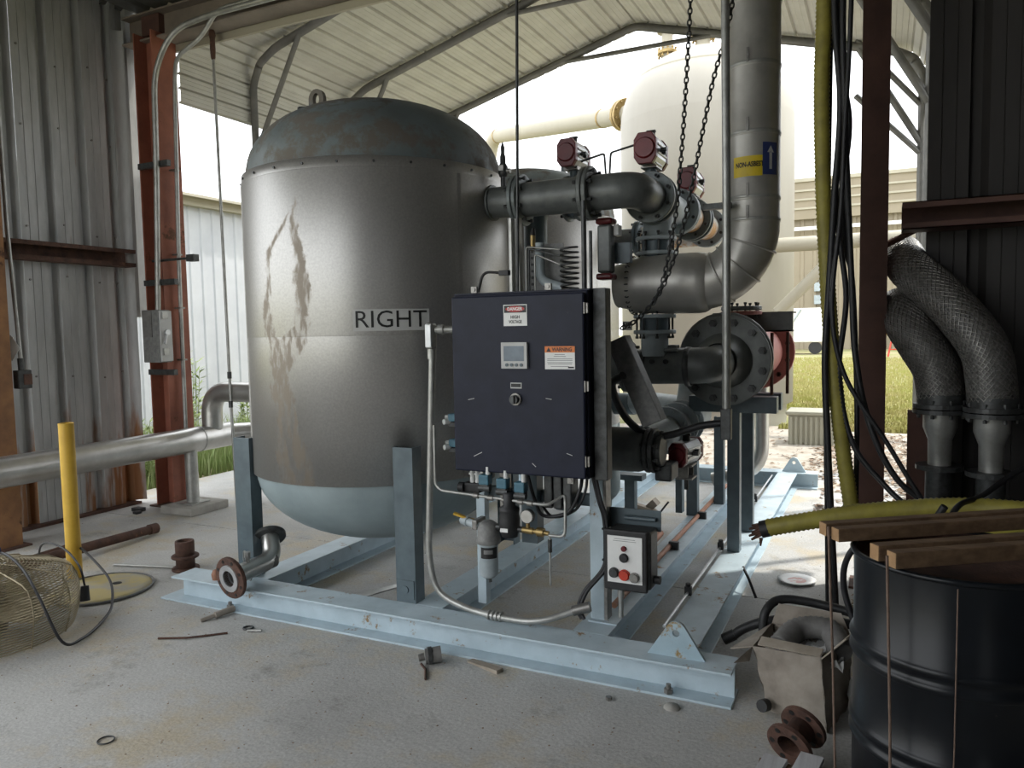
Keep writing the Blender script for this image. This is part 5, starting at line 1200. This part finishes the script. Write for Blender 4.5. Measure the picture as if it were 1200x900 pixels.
b = MB(); q = f0-d0*.12; b.cyl(q, q+V((0, 0, .085)), .013, n=8); b.hexb(q+V((0, 0, .075)), (0, 0, 1), .018, .03); b.build('bleed_plug', 'galv', ps)
b = MB(); b.torus(f0+V((-.03, .16, .02)), (.5, .8, .1), .085, .004, 24, 6); b.build('wire_loop', 'galv', ps)

# conduits on the column with the disconnect switch
dsw = thing('disconnect_switch', 'grey safety disconnect switch with lever on the red column', 'switch', (-5.78, 4.82, 1.57))
MB().span((-5.93, 4.70, 1.335), (-5.72, 4.83, 1.80)).build('enclosure', 'cablegrey', dsw, bevel=.008)
MB().span((-5.915, 4.692, 1.56), (-5.80, 4.70, 1.79)).build('front_plate', 'hosegrey', dsw)
MB().span((-5.72, 4.705, 1.345), (-5.700, 4.825, 1.79)).build('side_plate', 'bezel', dsw, bevel=.004)
b = MB(); b.tube([(-5.69, 4.76, 1.60), (-5.675, 4.72, 1.50)], .012, 8); b.cyl((-5.70, 4.76, 1.60), (-5.675, 4.76, 1.60), .025, n=12); b.build('lever', 'silver', dsw)
for z in (1.72, 1.40): MB().span((-5.70, 4.72, z), (-5.688, 4.78, z+.06)).build('latch', 'galv', dsw)
ca = thing('column_conduit', 'thick grey conduit running up the red column to the switch', 'conduit', (-5.79, 4.78, 1.8))
b = MB(); b.tube(fillet([(-5.80, 4.77, 1.80), (-5.73, 4.77, 3.0), (-5.70, 4.77, 3.85), (-5.50, 4.80, 4.17), (-5.1, 4.84, 4.235), (-3.2, 4.84, 4.235)], .2, 7), .024, 10); b.build('conduit', 'galv', ca)
b = MB(); b.cyl((-5.73, 4.77, 3.08), (-5.727, 4.77, 3.14), .025, n=10); b.build('coupling', 'galv', ca)
cc = thing('column_conduit', 'slim grey conduit beside the red column running to the floor', 'conduit', (-5.58, 4.85, .6))
b = MB(); b.tube(fillet([(-5.765, 4.97, .02), (-5.745, 4.97, 2.2), (-5.69, 4.97, 3.70), (-5.62, 4.92, 3.85), (-5.50, 4.84, 3.96), (-5.22, 4.86, 4.08), (-5.02, 4.86, 4.27), (-3.2, 4.86, 4.30)], .10, 6), .018, 10); b.build('conduit', 'galv', cc)
for z in (1.35, 1.82, 2.3, 3.05):
    b = MB(); b.box((-5.76+.03*max(0, (z-2.2)/1.6), 4.97, z), (.075, .05, .014)); b.build('strap', 'screw', cc)
for z, x1, l in ((3.05, -5.62, 'upper dark strut bracket across the red column'), (2.02, -5.60, 'lower dark strut bracket above the disconnect switch'), (1.22, -5.66, 'strut bracket below the disconnect switch')):
    b = MB(); b.span((-5.99, 4.79, z), (x1, 4.83, z+.05)); tag(b.build('strut_bracket', 'boltdark'), l, 'bracket')
b = MB(); b.tube([(-5.9, 4.82, 2.24), (-5.40, 4.82, 2.24)], .012, 6); b.box((-5.40, 4.82, 2.24), (.09, .06, .06)); tag(b.build('lamp_arm', 'boltdark'), 'small dark block on a rod sticking out from the column', 'bracket')
hc = thing('hanging_conduit', 'slim vertical conduit hanging from the eave beam to the ground', 'conduit', (-5.25, 5.0, .04))
b = MB(); b.tube([(-5.26, 5.02, 4.22), (-5.235, 5.02, 1.1), (-5.215, 5.02, .0)], .013, 8); b.build('conduit', 'galv', hc)
b = MB(); b.lathe([(.014, 0), (.024, -.02), (.03, -.05), (.022, -.09), (.024, -.17), (.02, -.24), (.014, -.26)], (-5.26, 5.02, 4.21), n=10); b.build('swivel_fitting', 'rust', hc)
for z in (1.18, .92):
    b = MB(); b.cyl((-5.236, 5.02, z), (-5.236, 5.02, z+.06), .019, n=8); b.build('coupling', 'boltdark', hc)
wc = thing('wall_conduit', 'conduit on the left column ending at a small switch box', 'conduit', (-5.86, 3.56, 1.2))
b = MB(); b.tube([(-6.0, 3.60, 4.5), (-5.965, 3.60, 2.4), (-5.90, 3.60, 1.40)], .015, 8); b.build('conduit', 'galv', wc)
b = MB(); b.cyl((-5.905, 3.60, 1.42), (-5.90, 3.60, 1.33), .022, n=8); b.build('gland', 'boltdark', wc)
MB().box((-5.89, 3.60, 1.26), (.075, .10, .14)).build('switch_box', 'boltdark', wc, bevel=.006)
MB().box((-5.848, 3.615, 1.26), (.008, .06, .08)).build('switch_plate', 'rust', wc)
b = MB(); b.extr([(0, -.10), (.06, 0), (0, .10), (-.06, 0)], (-5.93, 3.555, 1.50), V((.80, .6, 0)), (0, 0, 1), .003); b.cyl((-5.905, 3.56, 1.575), (-5.905, 3.55, 1.575), .007, n=8); b.build('diamond_tag', 'signwhite', wc)

# ================================================================ RIGHT SIDE: hoses, cables, drum
def ribbed(mb, pts, r, pitch=.022, amp=.005, n=14):
    P_ = spline(pts, 14); L = [0]
    for i in range(1, len(P_)): L.append(L[-1]+(P_[i]-P_[i-1]).length)
    out = []; rr = []; k = int(L[-1]/(pitch/2)); j = 0
    for i in range(k+1):
        d = i*pitch/2
        while j < len(L)-2 and L[j+1] < d: j += 1
        t = (d-L[j])/max(1e-6, L[j+1]-L[j]); out.append(P_[j].lerp(P_[j+1], t)); rr.append(r+(amp if i % 2 else 0))
    return mb.tube(out, rr, n)
yv = thing('yellow_hose', 'yellow ribbed hose hanging vertically right of the riser', 'hose', (-.2, 4.3, .5))
b = MB(); ribbed(b, [(-.29, 4.3, 4.5), (-.29, 4.3, 3.25), (-.298, 4.3, 2.78), (-.289, 4.3, 2.35), (-.269, 4.3, 1.92), (-.231, 4.3, 1.39), (-.176, 4.3, .90), (-.125, 4.3, .56)], .036); b.build('hose', 'yellowhose', yv)
yh = thing('yellow_hose', 'yellow ribbed hose stretched sideways with a torn taped end', 'hose', (0, 3.9, .6))
b = MB(); ribbed(b, [(-.50, 3.9, .565), (-.358, 3.9, .605), (-.112, 3.92, .665), (.103, 3.95, .70), (.339, 3.95, .73), (.62, 3.9, .74), (.95, 3.95, .70), (1.2, 4.15, .66)], .040); b.build('hose', 'yellowhose', yh)
b = MB(); b.cyl((-.53, 3.9, .553), (-.49, 3.9, .566), .043, n=12); b.build('tape_band', 'dark', yh)
b = MB()
for k in range(5): b.tube([(-.53, 3.9, .553+.012*(k-2)), (-.575-.012*(k % 2), 3.89, .535+.018*(k-2))], [.012, .006], 5)
b.tube([(-.53, 3.9, .51), (-.532, 3.9, .47)], [.010, .004], 5); b.build('torn_end', 'rust', yh)
b = MB(); ribbed(b, [(.60, 3.75, .66), (.40, 3.75, .645), (.25, 3.8, .60)], .04); tag(b.build('yellow_hose_offcut', 'yellowhose'), 'short yellow hose end under the sideways hose at the right edge', 'hose')
b = MB(); ribbed(b, [(-.125, 4.25, .57), (-.10, 4.2, .62), (-.09, 4.15, .52)], .036); tag(b.build('yellow_hose_bend', 'yellowhose'), 'folded yellow hose tail at the foot of the vertical hose', 'hose')
for pts, r, l in (
    ([(-.235, 4.25, 4.5), (-.239, 4.25, 3.22), (-.206, 4.25, 2.67), (-.229, 4.25, 2.21), (-.248, 4.25, 1.78), (-.265, 4.25, 1.39), (-.248, 4.25, .95), (-.224, 4.25, .50), (-.2, 4.3, .02)], .017, 'thick black cable hugging the left of the yellow hose'),
    ([(-.19, 4.2, 4.5), (-.198, 4.2, 3.19), (-.184, 4.2, 2.66), (-.163, 4.2, 2.16), (-.143, 4.2, 1.78), (-.119, 4.2, 1.39), (-.048, 4.2, 1.05), (.07, 4.2, .80), (.22, 4.2, .67)], .015, 'black cable curving right across the red post foot'),
    ([(-.15, 4.15, 4.5), (-.158, 4.15, 3.16), (-.18, 4.15, 2.52), (-.195, 4.15, 2.11), (-.229, 4.15, 1.65), (-.167, 4.15, 1.31), (.03, 4.15, .975), (.20, 4.15, .69), (.33, 4.1, .6)], .0115, 'thin black cable crossing in front of the yellow hose'),
    ([(-.255, 4.37, 4.5), (-.257, 4.37, 3.26), (-.264, 4.37, 1.92), (-.267, 4.37, 1.02), (-.258, 4.37, .56), (-.25, 4.4, .01)], .009, 'thin straight black cable behind the yellow hose'),
    ([(-.22, 4.36, 4.5), (-.225, 4.36, 3.25), (-.192, 4.36, 2.09), (-.144, 4.36, 1.78), (-.116, 4.36, 1.16), (-.113, 4.36, .60), (-.1, 4.36, .01)], .013, 'black cable running down just left of the red post'),
    ([(-.175, 4.28, 4.5), (-.20, 4.28, 3.0), (-.165, 4.28, 2.55), (-.21, 4.28, 2.1), (-.17, 4.28, 1.7), (-.20, 4.28, 1.3), (-.13, 4.28, .95), (.02, 4.25, .75), (.12, 4.2, .66)], .014, 'twisted black cable in the middle of the hanging bundle')):
    b = MB(); b.tube(spline(pts, 10), r, 8); tag(b.build('hanging_cable', 'cable'), l, 'cable', 'black cables hanging beside the yellow hose')

def braidhose(pts, r, label, fl, zf):
    t = thing('braided_hose', label, 'hose', pts[-1]); P_ = spline(pts, 12); b = MB(); b.tube(P_, r, 20); b.build('liner', 'hosegrey', t)
    # woven strands wound both ways
    T = []; L = [0]
    for i in range(len(P_)):
        T.append((P_[min(i+1, len(P_)-1)]-P_[max(i-1, 0)]).normalized())
        if i: L.append(L[-1]+(P_[i]-P_[i-1]).length)
    A, B, C = frame(T[0]); Fm = []
    for i in range(len(P_)):
        A = (A-T[i]*A.dot(T[i])).normalized(); Fm.append((A.copy(), T[i].cross(A)))
    b = MB()
    for sg in (-1, 1):
        for k in range(26):
            path = []; 
            for i in range(0, len(P_)):
                a = 2*PI*k/26+sg*L[i]/r*.9; rr = r+.0015+(.0015 if (i+k) % 2 == (sg > 0) else 0); path.append(P_[i]+Fm[i][0]*(rr*math.cos(a))+Fm[i][1]*(rr*math.sin(a)))
            b.tube(path, .0042, 4, cap=False)
    b.build('braid', 'braid', t, kind='stuff')
    e = V(pts[-1]); b = MB(); b.cyl((e.x, e.y, e.z+.02), (e.x, e.y, zf+.02), r*1.05, n=20); b.build('ferrule', 'boltdark', t)
    for z in (zf+.03, zf):
        b = MB(); b.lathe([(.05, -.012), (fl, -.012), (fl, .012), (.05, .012), (.05, -.012)], (e.x, e.y, z), n=28, smooth=False); b.build('flange', 'boltdark', t)
    b = MB(); bolts(b, (e.x, e.y, zf+.015), (0, 0, 1), fl*.84, 8, .011, .10); b.build('bolt_ring', 'boltdark', t, kind='stuff')
    b = MB(); b.lathe([(.086, zf-.01), (.086, zf-.09), (.06, zf-.16), (.058, zf-.30)], (e.x, e.y, 0), n=20); b.build('reducer', 'galv', t)
    b = MB(); b.lathe([(.05, zf-.30), (.12, zf-.30), (.12, zf-.325), (.05, zf-.325)], (e.x, e.y, 0), n=20, smooth=False); b.cyl((e.x, e.y, zf-.33), (e.x, e.y, 0), .07, n=16); b.build('lower_pipe', 'boltdark', t)
braidhose([(.10, 5.60, 2.0), (.10, 5.30, 1.98), (.135, 5.02, 1.88), (.25, 4.86, 1.75), (.38, 4.76, 1.59), (.49, 4.70, 1.40), (.525, 4.68, 1.15)], .112, 'upper braided steel hose bending under the dark red girt', .138, 1.075)
braidhose([(.09, 5.60, 1.62), (.09, 5.25, 1.66), (.095, 5.02, 1.63), (.13, 4.90, 1.55), (.20, 4.85, 1.43), (.27, 4.84, 1.30), (.295, 4.82, 1.15)], .112, 'lower braided steel hose bulging left in front of the wall', .138, 1.075)

# drum with lumber on top
DX, DY = .215, 2.60
dm = thing('steel_drum', 'black steel drum at the lower right corner of the photo', 'drum', (DX, DY, 0))
pr = [(.285, 0), (.292, .008), (.292, .018), (.286, .03), (.286, .285), (.292, .293), (.2975, .303), (.292, .313), (.287, .32), (.287, .33), (.292, .338), (.2975, .348), (.292, .358), (.286, .366)]
pr += [(.286, .545), (.292, .553), (.2975, .563), (.292, .573), (.287, .58), (.287, .59), (.292, .598), (.2975, .608), (.292, .618), (.286, .626), (.286, .862)]
b = MB(); b.lathe(pr, (DX, DY, 0), n=72); b.build('body', 'drum', dm)
b = MB(); b.torus((DX, DY, .872), (0, 0, 1), .289, .009, 60, 8); b.build('rim', 'drum', dm)
b = MB(); b.lathe([(.28, .87), (.272, .84), (0, .842)], (DX, DY, 0), n=48); b.build('inner_lid', 'rust', dm)
def lumber(a, c, wd, h, label):
    a, c = V(a), V(c); d = c-a; L = d.length; ang = math.atan2(d.y, d.x)
    t = thing('lumber_piece', label, 'lumber', a, 'sawn lumber laid across the drum')
    R3 = Matrix.Rotation(ang, 3, 'Z'); b = MB(); b.box((a+c)/2+V((0, 0, h/2)), (L, wd, h), R3); b.build('plank', 'wood', t, bevel=.003)
    e = a-d.normalized()*.0006+V((0, 0, h/2)); b = MB(); b.box(e, (.001, wd*.96, h*.94), R3); b.build('end_grain', 'woodend', t)
lumber((-.165, 2.63, .885), (.58, 3.16, .885), .040, .042, 'rear lumber piece on the far side of the drum top')
lumber((-.125, 2.572, .885), (.62, 3.10, .885), .040, .042, 'second lumber piece from the back on the drum top')
lumber((-.012, 2.405, .885), (.70, 2.91, .885), .040, .046, 'third lumber piece from the back on the drum top')
lumber((.032, 2.345, .885), (.75, 2.85, .885), .040, .046, 'front lumber piece nearest the camera on the drum top')
for i, (x, y, z, x1, z1, l) in enumerate(((-.146, 2.585, .925, -.115, .0, 'thin brown wire hanging from the rear lumber left of the drum'), (.02, 2.30, .93, .042, .0, 'brown strap hanging from the front lumber down the drum'), (.19, 2.295, .86, .185, .0, 'thin rusty wire hanging down the drum front'))):
    b = MB(); b.tube([(x, y, z), ((x+x1)/2+.003, y, z*.5), (x1, y, .005)], .0045 if i != 2 else .0022, 6); tag(b.build('hanging_wire', 'rope'), l, 'wire')
b = MB(); b.tube(spline([(.0, 3.05, .82), (-.10, 3.1, .70), (-.12, 3.15, .55), (-.06, 3.15, .35)]), .012, 8); tag(b.build('drum_cable', 'cable'), 'black cable hanging behind the drum rim', 'cable')

# cardboard box
bx = thing('cardboard_box', 'torn dirty cardboard box slumping beside the drum', 'box', (-.33, 3.3, 0))
base = [V((-.40, 3.16, 0)), V((-.17, 3.06, 0)), (V((-.10, 3.34, 0))), V((-.36, 3.42, 0))]
top = [V((-.455, 3.13, .27)), V((-.195, 3.08, .285)), V((-.10, 3.36, .28)), V((-.42, 3.44, .26))]
for k, nm in enumerate(('front_side', 'right_side', 'back_side', 'left_side')):
    a, c, e, f_ = base[k], base[(k+1) % 4], top[(k+1) % 4], top[k]; n = 8; vs = []; nr = (c-a).cross(V((0, 0, 1))).normalized()
    for j in range(n+1):
        for i in range(n+1):
            p = a.lerp(c, i/n).lerp(f_.lerp(e, i/n), j/n); p += nr*(.018*math.sin(PI*i/n)*math.sin(PI*j/n)*(1.2 if k == 0 else -.4)+.006*math.sin(i*2.1+j*1.7+k)); vs.append(p)
    b = MB(); b.add(vs+[p-nr*.006 for p in vs], [(j*(n+1)+i, j*(n+1)+i+1, (j+1)*(n+1)+i+1, (j+1)*(n+1)+i) for j in range(n) for i in range(n)]+[(81+j*(n+1)+i, 81+(j+1)*(n+1)+i, 81+(j+1)*(n+1)+i+1, 81+j*(n+1)+i+1) for j in range(n) for i in range(n)], True); b.build(nm, 'card', bx)
b = MB(); b.add([base[0]+V((0, 0, .004)), base[1]+V((0, 0, .004)), base[2]+V((0, 0, .004)), base[3]+V((0, 0, .004))], [(0, 1, 2, 3)]); b.build('bottom', 'card', bx)
def flap(pts, name, mt='cardin'):
    pts = [V(p) for p in pts]; nr = (pts[1]-pts[0]).cross(pts[2]-pts[0]).normalized()*.005; n = len(pts); b = MB()
    b.add(pts+[p+nr for p in pts], [tuple(range(n)), tuple(range(n, 2*n))[::-1]]+[(i, (i+1) % n, n+(i+1) % n, n+i) for i in range(n)]); b.build(name, mt, bx)
flap([top[3], top[0], (-.55, 3.16, .235), (-.56, 3.24, .20)], 'left_flap', 'card')
flap([top[0], (-.455, 3.13, .27), (-.49, 3.10, .24), (-.53, 3.12, .19), (-.47, 3.14, .20)], 'torn_corner', 'card')
flap([top[2], top[3], (-.40, 3.50, .33), (-.14, 3.44, .345)], 'back_flap', 'card')
flap([top[1], top[2], (-.06, 3.30, .36), (-.11, 3.10, .37)], 'right_flap', 'cardin')
flap([(-.44, 3.15, .268), (-.20, 3.09, .282), (-.19, 3.14, .295), (-.43, 3.20, .285)], 'folded_rim', 'cardin')
b = MB(); vs = []; n = 12
for j in range(n+1):
    for i in range(n+1): vs.append(V((-.42+.30*i/n, 3.16+.24*j/n, .215+.03*math.sin(i*1.9+j)*math.cos(j*2.3)+random.uniform(0, .018))))
b.add(vs, [(j*(n+1)+i, j*(n+1)+i+1, (j+1)*(n+1)+i+1, (j+1)*(n+1)+i) for j in range(n) for i in range(n)]); tag(b.build('plastic_wrap', 'white'), 'crumpled clear plastic wrap inside the cardboard box', 'plastic')
b = MB(); ribbed(b, [(-.36, 3.22, .25), (-.30, 3.33, .29), (-.18, 3.34, .30), (-.13, 3.22, .26)], .045, .018, .005); tag(b.build('ribbed_hose', 'hosegrey'), 'grey corrugated hose coiled inside the cardboard box', 'hose')
b = MB(); b.tube(spline([(-.47, 3.52, .17), (-.46, 3.54, .27), (-.40, 3.60, .315), (-.25, 3.62, .31), (-.05, 3.58, .29), (.08, 3.5, .27)]), .020, 10); tag(b.build('black_hose', 'dark'), 'upper black hose looping behind the cardboard box', 'hose')
b = MB(); b.tube(spline([(-.62, 3.62, .10), (-.56, 3.62, .15), (-.45, 3.62, .20), (-.25, 3.64, .235), (.0, 3.62, .22), (.12, 3.55, .2)]), .022, 10); b.cyl((-.66, 3.61, .08), (-.61, 3.62, .11), .026, n=10); tag(b.build('black_hose', 'dark'), 'lower black hose with connector behind the cardboard box', 'hose')
b = MB(); b.cyl((-.40, 3.12, .04), (-.415, 3.09, .045), .025, n=12); tag(b.build('rubber_cap', 'dark'), 'small black rubber cap at the foot of the cardboard box', 'cap')

# plate, rusty spool, planks by the drum
b = MB(); b.lathe([(0, .004), (.075, .004), (.11, .014), (.112, .017), (.078, .009), (0, .009)], (-.45, 4.86, 0), n=32); pt = thing('paper_plate', 'white paper plate with faded pink print on the floor', 'plate', (-.45, 4.86, 0)); b.build('plate', 'signwhite', pt)
b = MB(); pm = mat('faded_pink_print', (.70, .42, .38), (.78, .74, .72), 26, .6, lo=.45, hi=.55); b.lathe([(0, .0096), (.055, .0096)], (-.45, 4.86, 0), n=24); b.build('print', pm, pt)
rs = thing('rusty_flange_spool', 'rusty double flanged spool lying on its side near the drum', 'spool', (-.27, 2.72, 0))
ax = V((.35, .80, .30)).normalized(); c0 = V((-.275, 2.76, .085)); c1_ = c0+ax*.10
for c_ in (c0, c1_):
    b = MB(); A, B, C = frame(ax); n = 24; hole = 6
    b.lathe([(.042, -.008), (.083, -.008), (.083, .008), (.042, .008), (.042, -.008)], c_, ax, 32, False); f_ = b.build('flange', 'rust', rs)
    b = MB()
    for k in range(6):
        a = 2*PI*k/6; p = c_+A*(.064*math.cos(a))+B*(.064*math.sin(a)); b.cyl(p-C*.0085, p-C*.0093, .0105, n=10)
    b.build('bolt_holes', 'concrete' if False else 'signblack', f_, kind='stuff')
b = MB(); b.lathe([(.046, 0), (.046, .10), (.041, .10), (.041, 0)], c0, ax, 24); b.build('barrel', 'rust', rs)
for a, c, l in (((-.375, 2.24, .092), (-.306, 2.64, .092), 'left grey weathered plank end at the bottom edge'), ((-.265, 2.26, .092), (-.195, 2.70, .092), 'right grey weathered plank end near the drum')):
    a, c = V(a), V(c); d = c-a; b = MB(); b.box((a+c)/2+V((0, 0, .0)), (.075, d.length, .018), Matrix.Rotation(math.atan2(d.y, d.x)-PI/2, 3, 'Z')); o = tag(b.build('plank', 'greywood'), l, 'plank', 'weathered planks by the drum')
for y, l in ((2.36, 'near dark runner under the weathered planks'), (2.60, 'far dark runner under the weathered planks')):
    b = MB(); b.span((-.36, y, 0), (-.10, y+.04, .083)); tag(b.build('pallet_runner', 'wood'), l, 'lumber')

# clutter behind the drum
pal = thing('scrap_pallet', 'dark wooden pallet stacked with scrap behind the drum', 'pallet', (.45, 4.2, 0))
for z in (.0, .13, .26, .39):
    for y in (3.95, 4.15, 4.35): MB().span((.02, y, z), (1.1, y+.09, z+.02)).build('deck_board', 'wood', pal)
    for x in (.04, .5, 1.0): MB().span((x, 3.95, z+.02), (x+.05, 4.44, z+.13)).build('stringer', 'wood', pal)
MB().span((.05, 3.98, .53), (.32, 4.2, .60)).build('green_scrap_box', 'util', pal, bevel=.006)
MB().span((.30, 4.0, .53), (.9, 4.35, .62)).build('steel_scrap', 'boltdark', pal, bevel=.02)
b = MB(); b.span((.08, 3.50, .55), (.40, 3.58, .60)); b.span((.10, 3.50, 0), (.14, 3.58, .55)); b.span((.34, 3.50, 0), (.38, 3.58, .55)); tag(b.build('pale_block', 'signwhite'), 'pale board on short legs seen behind the lumber', 'board')
b = MB(); b.tube(spline([(.25, 3.7, .78), (.20, 3.72, .70), (.08, 3.72, .63), (.02, 3.72, .5)]), .016, 8); tag(b.build('slack_cable', 'cable'), 'black cable slung over the sideways yellow hose', 'cable')
b = MB(); b.tube(spline([(.9, 4.3, 1.0), (.6, 4.2, .88), (.42, 4.0, .78), (.30, 3.78, .76), (.24, 3.72, .60)]), .013, 8); tag(b.build('slack_cable', 'cable'), 'black cable rising to the right edge behind the drum', 'cable')
b = MB(); b.lathe([(0, .0), (.07, .01), (.09, .06), (.08, .12), (.04, .15), (0, .155)], (-.02, 3.3, .0), n=16); tag(b.build('white_bag', 'white'), 'small white bundle on the floor left of the drum', 'bag')

# ================================================================ SMALL DEBRIS
def debris(name, mt, label, cat, f):
    b = MB(); f(b); return tag(b.build(name, mt), label, cat)
cn = thing('conduit_connector', 'grey threaded connector lying in front of the skid beam', 'connector', (-1.90, 2.99, 0))
b = MB(); b.cyl((-1.925, 2.97, .035), (-1.865, 3.015, .04), .035, .038, n=16); b.build('barrel', 'hosegrey', cn)
b = MB(); b.lathe([(.036, 0), (.041, .002), (.041, .02), (.036, .022)], (-1.915, 2.977, .036), V((.06, .045, .005)), 16, False); b.build('ring', 'boltdark', cn)
b = MB(); b.cyl((-1.928, 2.968, .035), (-1.95, 2.95, .03), .018, n=10); b.build('tip', 'screw', cn)
debris('bent_stick', 'rust', 'thin bent stick beside the grey connector', 'stick', lambda b: b.tube([(-1.93, 2.94, .01), (-1.88, 2.90, .008), (-1.83, 2.82, .006)], .006, 5))
debris('stick', 'rust', 'long thin dark twig on the floor left of the skid', 'stick', lambda b: b.tube([(-3.36, 2.66, .006), (-3.22, 2.72, .009), (-3.14, 2.80, .006), (-3.08, 2.86, .005)], .006, 5))
debris('wood_shard', 'card', 'broken wooden piece poking from under the skid beam', 'wood', lambda b: (b.tube([(-3.31, 2.99, .02), (-3.28, 3.10, .025)], .018, 6), b.tube([(-3.34, 2.92, .01), (-3.31, 3.0, .02)], .012, 5)))
debris('metal_ring', 'boltdark', 'small dark ring on the floor by the twig', 'ring', lambda b: b.torus((-3.03, 2.955, .005), (0, 0, 1), .025, .005, 16, 6))
debris('bolt_stub', 'galv', 'pale bolt stub beside the small dark ring', 'bolt', lambda b: b.cyl((-3.0, 2.92, .008), (-2.93, 2.95, .008), .008, n=8))
debris('wire_ring', 'boltdark', 'thin black ring lying at the lower left of the floor', 'ring', lambda b: b.torus((-2.70, 1.88, .004), (0, 0, 1), .030, .003, 22, 6))
debris('wood_wedge', 'cardin', 'pale wooden wedge under the front skid beam', 'wood', lambda b: b.extr([(0, 0), (.20, 0), (.20, .018), (0, .006)], (-1.74, 3.10, 0), (.95, -.3, 0), (0, 0, 1), .04))
debris('nut', 'screw', 'small nut on the floor under the skid right end', 'nut', lambda b: b.hexb((-1.02, 2.98, 0), (0, 0, 1), .014, .014))
debris('flat_stone', 'slab', 'flat pale chip under the skid right end', 'stone', lambda b: b.lathe([(0, .012), (.03, .010), (.036, 0)], (-.76, 3.02, 0), n=9))
debris('black_strap', 'cable', 'short black strap end beside the right skid beam', 'strap', lambda b: b.tube([(-.72, 4.55, .15), (-.68, 4.50, .10), (-.63, 4.44, .012)], .009, 6))
debris('wood_offcut', 'cardin', 'split wood offcut lying on the floor under the pipes', 'wood', lambda b: (b.box((-1.72, 5.95, .07), (.20, .12, .10), Matrix.Rotation(.5, 3, 'Z') @ Matrix.Rotation(.35, 3, 'Y')), b.box((-1.66, 6.0, .13), (.06, .10, .08), Matrix.Rotation(.8, 3, 'Y'))))
debris('grey_shim', 'galv', 'grey metal strip on the dusty floor between the beams', 'strip', lambda b: b.box((-2.72, 3.72, .003), (.05, .26, .006), Matrix.Rotation(-.35, 3, 'Z')))
debris('clay_lump', 'copper', 'small orange brown lump on the skid beam left end', 'lump', lambda b: b.lathe([(0, .06), (.02, .055), (.03, .03), (.025, 0)], (-3.47, 3.16, .15), n=9))
debris('dead_leaf_clump', 'dark', 'black scrap on the floor at the wall foot', 'scrap', lambda b: (b.box((-6.0, 4.62, .02), (.10, .07, .03)), b.box((-5.93, 4.55, .012), (.05, .05, .02))))
vs = []; fs = []
for i in range(1100):
    if random.random() < .5: x, y = random.uniform(-4.5, -.4), random.uniform(1.4, 3.05)
    else: x, y = random.uniform(-6.1, -.3), random.uniform(3.3, 7.5)
    s_ = random.uniform(.0012, .0045); k = len(vs); z = .0005
    vs += [(x-s_, y-s_, z), (x+s_, y-s_*.6, z), (x+s_*.7, y+s_, z), (x-s_*.8, y+s_*.9, z), (x, y, z+s_)]; fs += [(k, k+1, k+4), (k+1, k+2, k+4), (k+2, k+3, k+4), (k+3, k, k+4)]
b = MB(); b.add(vs, fs); tag(b.build('floor_grit', 'leaf'), 'fine grit and crumbs scattered over the concrete floor', 'grit', kind='stuff')
